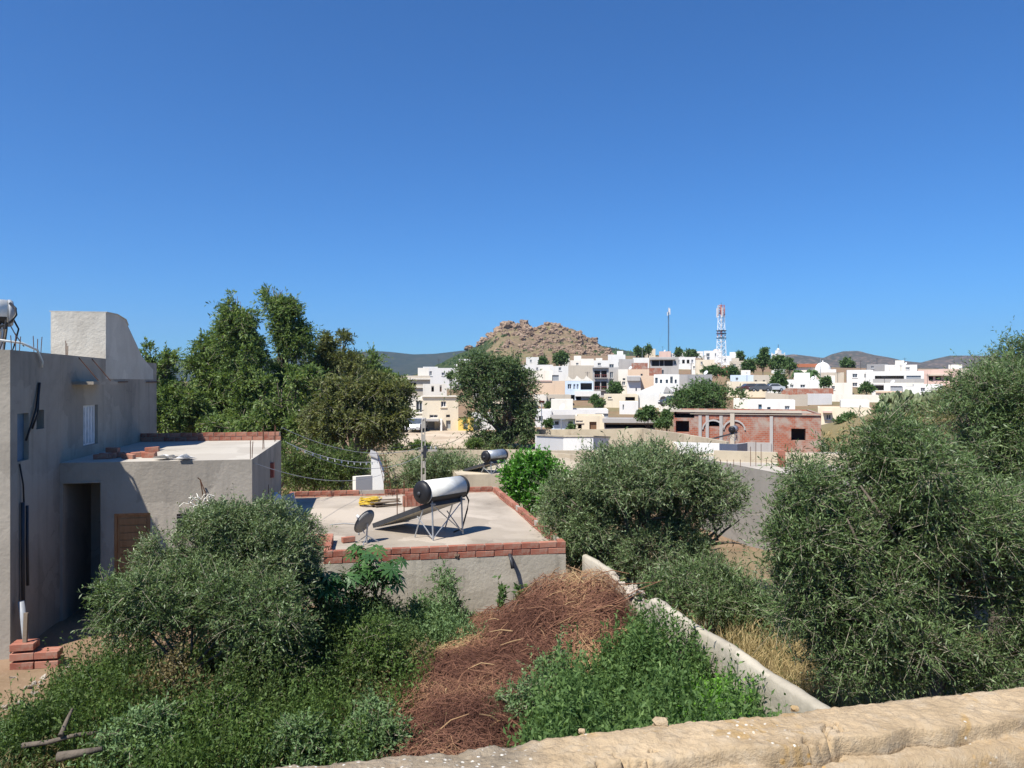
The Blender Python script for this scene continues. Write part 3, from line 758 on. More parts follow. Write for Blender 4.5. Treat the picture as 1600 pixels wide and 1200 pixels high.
# things left lying on the annex roof
def place2(o, u, v, z): o.location = (O2[0]+CU*u-SU*v, O2[1]+SU*u+CU*v, z); return o
g = thing('brick_pile', 'loose red bricks heaped on the annex roof by the white shutter', 'bricks'); place2(g, .35, .6, ZA+.004); g.rotation_euler = (0, 0, TH)
for i in range(11):
    link('brick', BRL, None, g, (rd.uniform(-.1, 1.3), rd.uniform(0, .6), .06+.115*(i // 9)), (rd.uniform(-.1, .1), rd.uniform(-.1, .1), rd.uniform(-.5, .5)))
m = MB()
for i in range(9):
    x, y = rd.uniform(0, .8), rd.uniform(-.2, .2); m.poly([(x, y, .02+rd.random()*.1), (x+.25, y+.05, .03+rd.random()*.12), (x+.3, y+.22, .02), (x+.05, y+.25, .02+rd.random()*.1)])
o = tag(m.build('crumpled_sheet', FRAME), 'crumpled white sheet lying on the annex roof edge', 'sheet'); place2(o, 1.75, .22, ZA+.01)

# ---- house with the red brick parapet
O3 = (-3.88, 15.53); ZR = 1.45; ZW = 1.365; W3, D3, N3, E3 = 5.15, 9.0, 1.75, -1.62
villa = thing('house', 'low house with dusty flat roof edged by red hollow bricks', 'house', (O3[0], O3[1], 0), TH)
m = MB(); ring = [(0, 0), (W3, 0), (W3, D3), (E3, D3), (E3, N3), (0, N3)]
for a, b in zip(ring, ring[1:]+ring[:1]): m.quad((a[0], a[1], -1.6), (b[0], b[1], -1.6), (b[0], b[1], ZW), (a[0], a[1], ZW))
m.poly([(x, y, ZW) for x, y in ring]); m.build('wall', GARDENW, villa)
xs_ = np.linspace(E3+.07, W3-.07, 60); ys_ = np.linspace(.07, D3-.07, 80); RX, RY = np.meshgrid(xs_, ys_)
RZ = ZR+(fbm(np.stack([RX.ravel(), RY.ravel(), 0*RX.ravel()], 1)*.8, 3, 4).reshape(RX.shape)-.5)*.05
mk = ~((RX < .07) & (RY < N3+.05)); i = np.arange(RX.size).reshape(RX.shape)
ok = mk[:-1, :-1] & mk[:-1, 1:] & mk[1:, 1:] & mk[1:, :-1]
link('roof', fast('roof', np.stack([RX.ravel(), RY.ravel(), RZ.ravel()], 1), np.stack([i[:-1, :-1][ok], i[:-1, 1:][ok], i[1:, 1:][ok], i[1:, :-1][ok]], 1), None, True), ROOFC, villa)
MB().poly([(x*.995, y*.995+.02, ZR-.03) for x, y in ring]).build('slab', ROOFC, villa)
rd = random.Random(9)
brick_parapet(villa, (0, .065), (W3, .065), ZW+.004, 2, BR, .385, .124, rd)
brick_parapet(villa, (W3-.065, .14), (W3-.065, D3-.14), ZW+.004, 2, BR, .385, .124, rd, .12)
brick_parapet(villa, (E3+.1, D3-.065), (W3, D3-.065), ZW+.004, 2, BR, .385, .124, rd, .06)
brick_parapet(villa, (.065, .14), (.065, N3-.01), ZW+.004, 2, BR, .385, .124, rd)
brick_parapet(villa, (E3+.03, N3+.065), (.13, N3+.065), ZW+.004, 2, BR, .385, .124, rd)
m = MB().tube([(0.0, 0, .02), (0, -.16, -.02), (.02, -.22, -.22)], [.045, .045, .04], 8); m.build('drain_spout', DMETAL, villa, True, (W3*.70+.3, 0, ZW))
for x in (1.62, 2.75): link('mortar_lump', rocks[2], MORTAR, villa, (x, .02, ZW+.04), (0, 0, x)).scale = (.06, .05, .05)
def on3(px, py, z=ZR):
    Y = (H-z)*F/(py-HY); return ((px-HX)/F*Y, Y, z)
# solar water heater
hx, hy, _ = on3(688, 842)
heater('solar_water_heater', 'cream solar tank with sloping panel standing on the dusty brick-edged roof', (hx+.02, hy+.25, ZR+.02), math.radians(50), .265, 1.36, 1.0, 1.10, 2.0, BLACKP, WHITEP, 'rooftop solar water heaters')
# dish
def dish(label, loc, r, nrmv, mat, group, stand=.35):
    g = thing('satellite_dish', label, 'dish', loc, 0, group); nv = Vector(nrmv).normalized(); c = Vector((0, 0, stand+r*.75))
    prof = [(0, 0), (r*.35, r*.03), (r*.7, r*.13), (r, r*.27)]
    MB().lathe(prof, c, nv, 24).build('reflector', mat, g, True)
    MB().lathe([(r*1.0, r*.27), (r*1.02, r*.265), (r*1.02, r*.285), (r, r*.285)], c, nv, 24).build('rim', mat, g, True)
    f = c+nv*r*1.1; low = c+nv*r*.25+Vector((0, 0, -r*.9))
    MB().tube([low, f+Vector((0, 0, -r*.15))], .012, 5).build('feed_arm', METAL, g)
    MB().lathe([(.03, 0), (.035, .05), (.025, .1)], f, -nv, 8).build('receiver', FRAME, g)
    MB().tube([(0, 0, 0), (0, 0, stand*.8), c-nv*.03], .02, 6).build('mast', METAL, g)
    for k in range(3):
        a = 2.1*k+.4; MB().tube([(math.cos(a)*.28, math.sin(a)*.28, 0), (0, 0, stand*.75)], .012, 5).build('leg', METAL, g)
    return g
dx_, dy_, _ = on3(573, 848)
dish('dull grey satellite dish left of the solar tank panel', (dx_, dy_, ZR), .30, (-.72, .42, .42), flat('dull_grey_dish', (.23, .225, .215), .6, .2), 'satellite dishes', .22)
MB_b = link('brick', BRL, None, None, (dx_-.42, dy_, ZR+.08), (0, 0, .6)); tag(MB_b, 'single red brick lying beside the grey dish on the roof', 'brick')
# column starter bars, leaning cage, brick stack, planks, hose
def dig3(px, py): return on3(px, py)
x, y, z = on3(626, 815)
g = thing('rebar_column', 'four upright rusty starter bars behind the grey dish', 'rebar', (x, y, ZR), TH)
for dx, dy in ((-.09, -.09), (.09, -.09), (.09, .09), (-.09, .09)): MB().tube([(dx, dy, -.05), (dx, dy, .5), (dx+rd.uniform(-.03, .03), dy, 1.0+rd.uniform(-.2, .1))], .009, 5).build('bar', RUST, g)
MB().box(-.12, .12, -.12, .12, 0, .2).build('stub', ROOFC, g)
x, y, z = on3(608, 775)
g = thing('rebar_cage', 'leaning rusty rebar cage near the rear brick parapet', 'rebar', (x, y, ZR), TH)
for dx, dy in ((-.1, -.1), (.1, -.1), (.1, .1), (-.1, .1)): MB().tube([(dx, dy, 0), (dx-.12, dy, .7), (dx-.3, dy, 1.45)], .009, 5).build('bar', RUST, g)
for k in range(8):
    zz = .12+k*.17; ox = -.02-.14*(zz/1.0)**1.2; MB().tube([(ox-.1, -.1, zz), (ox+.1, -.1, zz), (ox+.1, .1, zz), (ox-.1, .1, zz), (ox-.1, -.1, zz)], .006, 4).build('stirrup', RUST, g)
x, y, z = on3(636, 792)
g = thing('brick_stack', 'stack of red bricks on end beside the rebar cage', 'bricks', (x, y, ZR), TH+.1)
for i in range(5):
    for j in range(2): link('brick', BRL, None, g, (-.05+i*.125, j*.14, .155), (0, 1.57, rd.uniform(-.05, .05)))
for j in range(2): link('brick', BRL, None, g, (.1+j*.32, .05, .37), (0, 0, rd.uniform(-.1, .1)))
x, y, z = on3(600, 790)
g = thing('plank_pile', 'pile of weathered boards beside the yellow hose', 'boards', (x, y, ZR), TH+.35)
PLANK = plaster('weathered_board', (.21, .165, .12), .5, 3, None, .3, .5)
for i in range(7): MB().obox((rd.uniform(-.05, .1), -.15+.1*(i % 4), .03+.045*(i//2)), (.42, rd.uniform(-.06, .06), rd.uniform(-.02, .03)), (0, .055, 0), (0, 0, .014)).build('board', PLANK, g)
x, y, z = on3(577, 790)
m = MB()
for k in range(13):
    r = rd.uniform(.17, .32); cx, cy = rd.uniform(-.08, .08), rd.uniform(-.08, .08); tz = rd.uniform(-.12, .12)
    m.tube([(cx+r*math.cos(a*.45), cy+r*math.sin(a*.45), .03+k*.014+tz*math.sin(a*.45+k)*.5+.03) for a in range(15)], .012, 5, False)
o = tag(m.build('hose_coil', flat('yellow_hose', (.58, .40, .04), .5), None, True), 'coil of yellow hose lying on the dusty roof', 'hose'); o.location = (x, y, ZR)
m = MB(); p0 = Vector(on3(515, 820)); m.tube([p0, p0+Vector((.35, .1, .02)), p0+Vector((.75, -.05, .02)), Vector(on3(560, 836))+Vector((0, 0, .02))], .012, 5); tag(m.build('cable', GREYP, None, True), 'grey cable running over the roof to the dish', 'cable')
o = tag(MB().obox((0, 0, .22), (.16, .0, .06), (0, .02, 0), (-.06, 0, .24)).build('board', FRAME), 'pale board leaning on the annex wall above the roof', 'board'); o.location = (-6.35, 21.6, ZR)
x, y, z = on3(446, 770)
m = MB().lathe([(.12, 0), (.15, .1), (.17, .35), (.16, .55), (.08, .62), (.05, .66), (0, .67)], (0, 0, 0), (0, 0, 1), 16); o = tag(m.build('water_can', FRAME, None, True), 'white plastic can standing in the annex shadow', 'can'); o.location = (-6.45, 20.6, ZR)

# ---- garden wall and its neighbours
GA, GB = Vector((1.62, 16.6, 0)), Vector((3.66, 8.6, 0)); gd = (GB-GA).normalized(); gn = Vector((-gd.y, gd.x, 0)); Lg = (GB-GA).length
NS = 160; s_ = np.linspace(0, Lg, NS); prof = [(-.10, -.4), (-.105, .4), (-.10, 1.1), (-.10, 1.30), (-.07, 1.335), (0, 1.345), (.07, 1.335), (.10, 1.30), (.10, 1.1), (.105, .4), (.10, -.4)]
SS, KK = np.meshgrid(s_, np.arange(len(prof))); off = np.array([p[0] for p in prof])[KK]; zz = np.array([p[1] for p in prof])[KK]
pn = np.stack([SS.ravel()*1.3, off.ravel()*5, zz.ravel()*2], 1); nz = (fbm(pn, 4, 61).reshape(SS.shape)-.5); n2 = (fbm(pn*5, 3, 65).reshape(SS.shape)-.5)
off = off*.82*(1+nz*.25+n2*.12); zz = zz+(nz*.09+n2*.03)*(zz > .9)
broke = sstep(.3, .75, np.sin(np.clip((SS-1.2)/2.6, 0, 1)*math.pi))*(zz > .9); zz = zz-broke*(.10+.22*(fbm(np.stack([SS.ravel()*4, KK.ravel()*.2, 0*SS.ravel()], 1), 2, 71).reshape(SS.shape)))
GX_ = GA.x+gd.x*SS+gn.x*off; GY_ = GA.y+gd.y*SS+gn.y*off
tag(link('garden_wall', grid_mesh('garden_wall', GX_, GY_, zz), GARDENW), 'low cement garden wall running back from the foreground past the brush heap', 'wall')
rd = random.Random(21)
for i in range(9):
    s = 1.3+i*.27; p = GA+gd*s+gn*rd.uniform(-.06, .06)
    o = link('wall_stone', rocks[i % 7], plaster('field_stone', (.45, .39, .32), .4, 6, None, 0, .5), None, (p.x, p.y, 1.16+rd.uniform(-.05, .08)), (rd.random(), rd.random(), rd.random()*6)); o.scale = (.13, .10, .075)
    o.data = o.data.copy(); o.data.materials.clear(); o.data.materials.append(MATS['field_stone'])
    tag(o, 'loose stone on the broken top of the garden wall', 'stone', 'loose stones on the garden wall')

# neighbour's grey house behind the middle olive
nb = thing('house', 'bare cement house behind the middle olive with unfinished roof', 'house', (7.9, 32.0, 0), 0)
q = [Vector((0, 0, 0)), Vector((3.9, -14.5, 0)), Vector((14, -12, 0)), Vector((11, 4.2, 0)), Vector((.2, .4, 0))]
m = MB(); zt = 1.92
for a, b in zip(q, q[1:]+q[:1]): m.quad((a.x, a.y, -2), (b.x, b.y, -2), (b.x, b.y, zt), (a.x, a.y, zt))
for f_ in m.f: pass
m.build('wall', plaster('smooth_grey_render', (.30, .28, .245), .7, .35, (.19, .175, .155), .45, .25), nb)
MB().poly([(v_.x*.999, v_.y, zt+.004) for v_ in q]).build('roof', ROOFS, nb)
m = MB(); m.prism([(.3, -1.3, zt), (9.5, -4.6, zt), (9.5, -4.6, zt+.42), (.3, -1.3, zt+.42)], (.05, .2, 0)); m.build('parapet', OLDWALL, nb)
bx, by, bz = P(1221, 720, 28.5); 
for k, (dx, dz) in enumerate(((0, .0), (0, .21), (.0, .42))):
    o = link('brick', BRL, None, nb, (bx-7.9, by-32, zt+.11+dz), (1.57, 0, .1)); o.scale = (.75, 1.9, 1.8)
rods(nb, [(bx-7.9-1.1+i*.2, by-32+.2, zt, zt+(.75, .95, .85, .3, .3)[i % 5], 0, 0) for i in range(5)] + [(bx-7.9-2.3+i*.25, by-32, zt, zt+.28, 0, 0) for i in range(4)], .012)

# ---- foreground terrace wall: outer arris runs from the lower left to the right edge
WZ = 4.3
A = Vector(((330-HX)/F, 1, 0))*(.8*F/(1199-HY)); B = Vector(((1600-HX)/F, 1, 0))*(.8*F/(1066-HY))
wd = (B-A).normalized(); wnv = Vector((-wd.y, wd.x, 0))    # outward, away from the camera
s_ = np.concatenate([np.linspace(-3.2, -.55, 40), np.linspace(-.54, 2.3, 760), np.linspace(2.32, 4.6, 40)])
prof = [(0, -.1)]+[(0.0, z) for z in (2.0, 3.4, 3.9, 4.1)]+[(-.002, WZ-.05), (-.006, WZ-.03), (-.014, WZ-.012), (-.028, WZ-.003)]
prof += [(-.04-.002*i, WZ+.004*math.sin(i/108*3.14)) for i in range(109)]
prof += [(-.268, WZ-.006), (-.276, WZ-.016), (-.281, WZ-.03)]+[(-.284, WZ-.03-.0125*i) for i in range(1, 21)]+[(-.285, 3.8), (-.285, 3.0)]
K = len(prof); SS, KK = np.meshgrid(s_, np.arange(K)); off = np.array([p[0] for p in prof])[KK]; zz = np.array([p[1] for p in prof])[KK]
pn = np.stack([SS.ravel(), off.ravel(), zz.ravel()], 1)
big = fbm(pn*np.array([2.2, 4, 4]), 4, 81).reshape(SS.shape)-.5; med = fbm(pn*14, 4, 85).reshape(SS.shape)-.5; fin = fbm(pn*60, 3, 89).reshape(SS.shape)-.5
outer = sstep(-.09, -.0, off)*(zz > 4.0)      # ragged outer arris
inner = sstep(-.20, -.275, off)*(zz > 3.9)
dz = big*.02+med*.012+fin*.008
zz = zz+dz*(zz > 4.0)-outer*(np.abs(med)*.035+.008*sstep(.05, .2, big))
off = off+(big*.05+med*.022+fin*.006)*np.where(off > -.1, 1, 0)+(med*.012+fin*.004)*np.where(off < -.26, 1, 0)
# crack wandering along the top towards the inner edge, plaster lifted beyond it
s1 = s_; cpos = -.20+.05*(fbm(np.stack([s1*2.3, 0*s1, 0*s1], 1), 4, 91)-.5)*2+.03*(fbm(np.stack([s1*11, 0*s1, 0*s1], 1), 3, 93)-.5)*2-.02*np.sin(s1*2.1)
cp = cpos[None, :]+0*SS; on = sstep(.55, .95, SS)
gro = np.exp(-((off-cp)/.006)**2)*on*sstep(.38, .5, fbm(np.stack([SS.ravel()*5, 0*SS.ravel(), 0*SS.ravel()], 1), 3, 95)).reshape(SS.shape)
zz = zz-gro*.05*(zz > 4.1)-on*sstep(.004, -.004, off-cp)*.034*(zz > 4.05)
c2 = -.06-.12*np.clip((SS-1.18)/.25, -1, 1)**2+.03*big; 
br2 = np.exp(-((SS-1.33-.25*(off+.2)-.25*med)/.006)**2)*(off < -.11)*(off > -.29)*(zz > 4.0)+np.exp(-((SS-.86+.5*(off+.2)-.3*med)/.005)**2)*(off < -.15)*(off > -.29)*(zz > 4.0); zz = zz-br2*.03
off = np.where(off < -.03, off*.88, off)
WX = A.x+wd.x*SS+wnv.x*off; WY = A.y+wd.y*SS+wnv.y*off
t = NT('lichen_wall'); v = t.coord((1, 1, 1), 'Position')
n1 = t.noise(v, 3.2, 6, .62, .4); n2 = t.noise(v, 16, 6, .65); n3 = t.noise(v, 130, 4, .7); n4 = t.noise(v, 7, 5, .6, .8)
col = t.mix(t.step(n1, .36, .64), (.50, .38, .24), (.34, .25, .15))
col = t.mix(t.math('MULTIPLY', t.step(n2, .50, .66), .5), col, (.44, .365, .265))
col = t.mix(t.math('MULTIPLY', t.step(n4, .57, .66), .55), col, (.36, .215, .06))
sx = t.n('ShaderNodeSeparateXYZ'); g_ = t.n('ShaderNodeNewGeometry'); t.l(g_.outputs['Position'], sx.inputs[0])
gz = t.math('ADD', t.step(sx.outputs[0], .14, -.08), t.math('MULTIPLY', t.math('SUBTRACT', n1, .5), 1.2))
col = t.mix(t.math('MULTIPLY', t.step(gz, .3, .75), .75), col, t.mix(t.step(n2, .4, .6), (.17, .145, .11), (.27, .23, .175)))
vo = t.n('ShaderNodeTexVoronoi'); vo.inputs['Scale'].default_value = 58; t.l(v, vo.inputs['Vector'])
n5 = t.noise(v, 28, 6, .7, 1.0); col = t.mix(t.math('MULTIPLY', t.step(n5, .52, .64), .5), col, (.27, .2, .13))
spot = t.math('MULTIPLY', t.step(t.math('ADD', vo.outputs['Distance'], t.math('MULTIPLY', n3, .3)), .40, .30), t.math('ADD', t.step(n4, .56, .62), t.math('MULTIPLY', t.step(gz, .35, .7), t.step(n4, .42, .5))))
col = t.mix(t.math('MULTIPLY', spot, .85), col, (.66, .63, .55))
vo2 = t.n('ShaderNodeTexVoronoi'); vo2.inputs['Scale'].default_value = 30; t.l(v, vo2.inputs['Vector'])
col = t.mix(t.math('MULTIPLY', t.math('MULTIPLY', t.step(vo2.outputs['Distance'], .25, .15), t.step(n1, .58, .66)), .6), col, (.50, .27, .05))
t.bump(t.math('ADD', t.math('MULTIPLY', n2, .7), t.math('MULTIPLY', n3, .7)), .7, .012)
LICHEN = t.done(col, .93, 0, .12)
fw = tag(link('terrace_wall', grid_mesh('terrace_wall', WX, WY, zz), LICHEN), 'thick ochre terrace wall with lichen and cracks along the bottom edge', 'wall')
m = MB(); c = (A+B)/2; m.obox((c.x-wnv.x*2.3, c.y-wnv.y*2.3, 1.6), wd*5, wnv*2.0, (0, 0, 1.6)); tag(m.build('terrace', ROOFC), 'terrace floor behind the ochre wall', 'terrace', kind='structure')
for (px_, sc) in ((1020, .016), (1240, .009), (900, .007)):
    s = ((px_-400)/1200); p = A.lerp(B, s*.94); o = link('pebble', rock_mesh(3, 2), None, None, (p.x-wnv.x*.02, p.y-wnv.y*.02, WZ+.004)); o.scale = (sc*1.3, sc, sc*.8); o.data.materials.append(LICHEN)
    tag(o, {1020: 'largest pebble on the outer edge of the ochre wall', 1240: 'right pebble on the outer edge of the ochre wall', 900: 'leftmost pebble on the outer edge of the ochre wall'}[px_], 'pebble')

# ------------------------------------------------------------------ the town
_Ys = np.linspace(48, 420, 500)
def dist_of(px, yb):
    x = (px-HX)/F*_Ys; py = HY+(H-terr(x, _Ys))/_Ys*F
    ok = np.where(py <= yb)[0]
    return float(_Ys[ok[0]]) if len(ok) else float(_Ys[int(np.argmin(py))])

PANES = {'w': GLASS, 'd': SHUT, 'b': BLUESH, 'k': WOODD, 'o': DARK, 'g': SHUT, 'r': REDB}  # openings and balconies get a dark sheet painted as unlit depth
TR = random.Random(77)
def house(label, x0, x1, yt, yb, mat, wins=(), D=None, rot=0.0, dep=None, ph=.45, roof=None, cat='house', name='house', group='houses of the town', extra=None):
    xc = (x0+x1)/2; D = D or dist_of(xc, yb); k = D/F
    w = (x1-x0)*k; X, Y = XY(xc, D); zt = H-(yt-HY)*k; zb = min(T(X, Y), H-(yb-HY)*k)-.6
    dep = dep or max(5.0, min(11, w*.8)); h = zt-zb
    g = thing(name, label, cat, (X, Y, zb), math.radians(rot*.5)-math.atan((xc-HX)/F)*.92, group)
    rects = []; info = []
    for q in wins:
        a0, b0, a1, b1, kd = q[:5]
        r = ((a0-xc)*k+w/2, (a1-xc)*k+w/2, H-(b1-HY)*k-zb, H-(b0-HY)*k-zb)
        dp = 1.4 if kd in 'oB' else .22
        rects.append(r+(dp,)); info.append((r, dp, kd))
    m = MB(); wall_holes(m, (-w/2, 0, 0), (1, 0, 0), (0, -1, 0), w, 0, h, rects, .22)
    x_, y_ = w/2, dep; tk = .18
    m.quad((x_, 0, 0), (x_, y_, 0), (x_, y_, h), (x_, 0, h)); m.quad((x_, y_, 0), (-x_, y_, 0), (-x_, y_, h), (x_, y_, h)); m.quad((-x_, y_, 0), (-x_, 0, 0), (-x_, 0, h), (-x_, y_, h))
    for (p, q_, r_, s_) in ((-x_, x_, 0, tk), (-x_, x_, y_-tk, y_), (-x_, -x_+tk, tk, y_-tk), (x_-tk, x_, tk, y_-tk)): m.quad((p, r_, h), (q_, r_, h), (q_, s_, h), (p, s_, h))
    i_ = [(-x_+tk, tk), (x_-tk, tk), (x_-tk, y_-tk), (-x_+tk, y_-tk)]
    for a, b in zip(i_, i_[1:]+i_[:1]): m.quad((b[0], b[1], h-ph), (a[0], a[1], h-ph), (a[0], a[1], h), (b[0], b[1], h))
    m.build('wall', mat, g)
    MB().quad(*[(p[0], p[1], h-ph) for p in i_]).build('roof', roof or ROOFS, g)
    for r, dp, kd in info:
        p = MB().quad((-w/2+r[0], dp-.02, r[2]), (-w/2+r[1], dp-.02, r[2]), (-w/2+r[1], dp-.02, r[3]), (-w/2+r[0], dp-.02, r[3]))
        o = p.build({'d': 'door', 'k': 'door', 'g': 'garage_door', 'o': 'opening_shade', 'B': 'balcony'}.get(kd, 'window'), PANES.get(kd, DARK), g)
        ww, hh = r[1]-r[0], r[3]-r[2]
        if kd in 'wb' and ww > .5:
            f = MB(); e = .07; y0, y1 = dp-.09, dp-.03
            f.box(-w/2+r[0], -w/2+r[0]+e, y0, y1, r[2], r[3]); f.box(-w/2+r[1]-e, -w/2+r[1], y0, y1, r[2], r[3])
            f.box(-w/2+r[0]+e, -w/2+r[1]-e, y0, y1, r[3]-e, r[3]); f.box(-w/2+r[0]+e, -w/2+r[1]-e, y0, y1, r[2], r[2]+e); f.box(-w/2+(r[0]+r[1])/2-e/2, -w/2+(r[0]+r[1])/2+e/2, y0, y1-.01, r[2]+e, r[3]-e)
            f.build('frame', FRAME, o); MB().box(-w/2+r[0]-.08, -w/2+r[1]+.08, -.1, .02, r[2]-.1, r[2]-.004).build('sill', mat, o)
        if kd == 'B':
            MB().box(-w/2+r[0]-.05, -w/2+r[1]+.05, -.5, .0, r[2]-.14, r[2]-.004).build('balcony_slab', mat, o)
            f = MB(); nb_ = max(3, int(ww/.35))
            for i in range(nb_+1): x = -w/2+r[0]+ww*i/nb_; f.box(x-.025, x+.025, -.47, -.43, r[2], r[2]+hh*.36)
            f.box(-w/2+r[0], -w/2+r[1], -.48, -.42, r[2]+hh*.36, r[2]+hh*.36+.07); f.build('railing', REDB, o)
            MB().box(-w/2+(r[0]+r[1])/2-.1, -w/2+(r[0]+r[1])/2+.1, .02, .22, r[2], r[3]-.004).build('column', mat, o)
    if w > 4.5 and D > 85:                       # stair rooms, tanks and aerials on the flat roofs
        if TR.random() < .4:
            sx = TR.uniform(-w*.3, w*.3); sw = TR.uniform(.9, 1.5); MB().box(sx-sw, sx+sw, dep*.45, dep*.45+2.4, h-ph, h+TR.uniform(.7, 1.5)).build('stair_room', mat if TR.random() < .6 else WARMW, g)
        if TR.random() < .5:
            sx = TR.uniform(-w*.4, w*.4); hh = TR.uniform(1.2, 2.2); m = MB().tube([(sx, 1, h-ph), (sx, 1, h+hh)], .035, 4); m.obox((sx, 1, h+hh-.1), (.45, 0, 0), (0, .02, 0), (0, 0, .02)); m.obox((sx, 1, h+hh-.35), (.3, 0, 0), (0, .02, 0), (0, 0, .02)); m.build('aerial', DMETAL, g)
        if TR.random() < .35:
            sx = TR.uniform(-w*.4, w*.4); MB().lathe([(0, 0), (.25, .03), (.42, .12)], (sx, .9, h+.25), Vector((-.5, -.5, .5)), 12).build('dish', FRAME, g, True)
    if extra: extra(g, xc, D, k, w, h, zb, dep)
    return g

def loc_px(px, py, xc, k, zb): return (px-xc)*k, H-(py-HY)*k-zb
def ex_boxes(lst):
    """additional masses of the same house: (part, x0, y0, x1, y1, front, back, material) in pixels and metres"""
    def fn(g, xc, D, k, w, h, zb, dep):
        for (nm, x0, y0, x1, y1, f, b, mt) in lst:
            a, z1 = loc_px(x0, y0, xc, k, zb); c, z0 = loc_px(x1, y1, xc, k, zb)
            MB().box(a, c, f, b, z0, z1).build(nm, mt, g)
    return fn

# far rows first: (label, x0, x1, top, bottom, material, windows, options)
house('small white house highest above the pine ridge edge', 1010, 1024, 545, 560, CREAM, [(1013, 549, 1016, 553, 'w')], rot=8)
house('small red brick house left of the slender mast', 1030, 1048, 549, 562, PINK, [], rot=-6)
house('low white house right of the slender mast', 1048, 1060, 552, 562, WHITE, [(1051, 554, 1054, 557, 'w')])
house('long white house on the skyline left of the lattice tower', 1064, 1098, 549, 560, WHITE, [(1068, 552, 1071, 556, 'w'), (1078, 552, 1081, 556, 'w'), (1090, 552, 1093, 556, 'w')], rot=5)
house('white hilltop house with a small pink dome behind the lattice tower', 1100, 1128, 548, 566, WHITE, [(1104, 552, 1109, 557, 'w'), (1117, 552, 1120, 557, 'w'), (1105, 558, 1109, 563, 'w')],
      extra=lambda g, xc, D, k, w, h, zb, dep: (MB().lathe([(5*k, 0), (5*k, 1.2*k), (4*k, 3.2*k), (2*k, 4.6*k), (0, 5.2*k)], ((1119-xc)*k, 2.5, h-.45), (0, 0, 1), 14).build('dome', PINK, g, True)))
house('white house stepping down right of the lattice tower', 1128, 1153, 556, 570, WHITE, [(1132, 560, 1135, 564, 'w'), (1143, 560, 1147, 564, 'w')], rot=-6)
house('dull beige house under the white ones right of the lattice tower', 1141, 1168, 564, 588, BEIGE, [(1146, 569, 1150, 574, 'w'), (1157, 570, 1161, 575, 'w')])
house('white house with a row of three dark arches', 1056, 1086, 558, 576, WHITE, [(1059, 562, 1062, 567, 'w'), (1066, 562, 1070, 568, 'o'), (1073, 562, 1077, 568, 'o'), (1080, 562, 1083, 567, 'w')])
house('tall cream house left of the tower foot', 1088, 1116, 562, 588, CREAM, [(1095, 565, 1098, 570, 'w'), (1105, 572, 1108, 577, 'w')], rot=4)
house('narrow white house beside the tall cream house', 1081, 1089, 568, 586, WHITE, [(1083, 572, 1086, 576, 'w')])
# middle-left skyline
house('white block house standing highest left of the big mid tree', 717, 739, 561, 590, WHITE, [(719, 577, 735, 587, 'g')], D=165, extra=ex_boxes([('canopy', 710, 569, 717, 572, 1, 4, WHITE)]))
house('long low white house beside the high white block', 660, 716, 575, 592, WHITE, [(671, 580, 675, 587, 'w'), (690, 582, 695, 587, 'w')], D=158, extra=ex_boxes([('upper_wall', 661, 573, 684, 575.2, .4, 6, WHITE)]))
house('wide beige concrete house with stacked slab edges by the trees', 627, 672, 587, 615, BEIGE, [(640, 598, 650, 608, 'o')], D=128, extra=ex_boxes([('slab', 626, 591, 673, 593, -.4, .1, WARMW), ('slab', 626, 604, 673, 606, -.3, .1, WARMW)]))
house('pale upper storey with a dark doorway over the cream house', 661, 698, 600, 624, WARMW, [(674, 603, 678, 612, 'o'), (687, 602, 690, 612, 'k')], D=112)
house('cream two-storey house with dark shop doors and an awning', 660, 716, 619, 677, CREAM, [(689, 627, 697, 636, 'w'), (670, 655, 679, 671, 'd'), (697, 657, 704, 670, 'd'), (697, 648, 703, 652, 'w'), (671, 648, 684, 653, 'w')], D=80, extra=ex_boxes([('awning', 665, 654, 686, 657, -1.6, 0, GREYC), ('buttress', 688, 655, 691, 675, -1.4, 0, WHITE), ('cornice', 659, 618, 717, 620, -.2, .1, WARMW)]))
house('grey fronted house with a car port behind the pole', 636, 660, 621, 676, WARMW, [(641, 664, 659, 678, 'o'), (650, 626, 660, 645, 'w')], D=81)
house('small yellow shop with a dark door under the mid tree', 716, 740, 655, 674, YELLOW, [(724, 657, 731, 671, 'd')], D=79)
house('white house half hidden behind the trunk of the mid tree', 737, 775, 647, 674, WHITE, [(745, 655, 752, 664, 'w')], D=82)
house('white house glimpsed through the dark gum trees', 455, 520, 640, 690, WHITE, [(470, 650, 480, 664, 'w')], D=96)
house('low house hidden behind the leftmost trees', 560, 625, 632, 680, WARMW, [(575, 645, 585, 657, 'w')], D=99)
house('white flat house half hidden behind the upper mid tree', 740, 800, 592, 622, WHITE, [(750, 600, 756, 607, 'w'), (790, 600, 796, 607, 'w')], D=135)
house('cream house behind the crown of the mid tree', 745, 835, 618, 650, CREAM, [(822, 628, 828, 635, 'w')], D=112)
house('small white house left of the long cream yard house', 1196, 1232, 603, 616, WHITE, [(1202, 606, 1205, 611, 'w')], D=150)
house('white flat house between the garage house and the reddish one', 1430, 1470, 600, 622, WHITE, [(1440, 606, 1446, 612, 'w')], D=142)
house('low cream house on the slope above the red brick garden wall', 1290, 1330, 598, 616, WARMW, [(1300, 603, 1305, 609, 'w')], D=146)
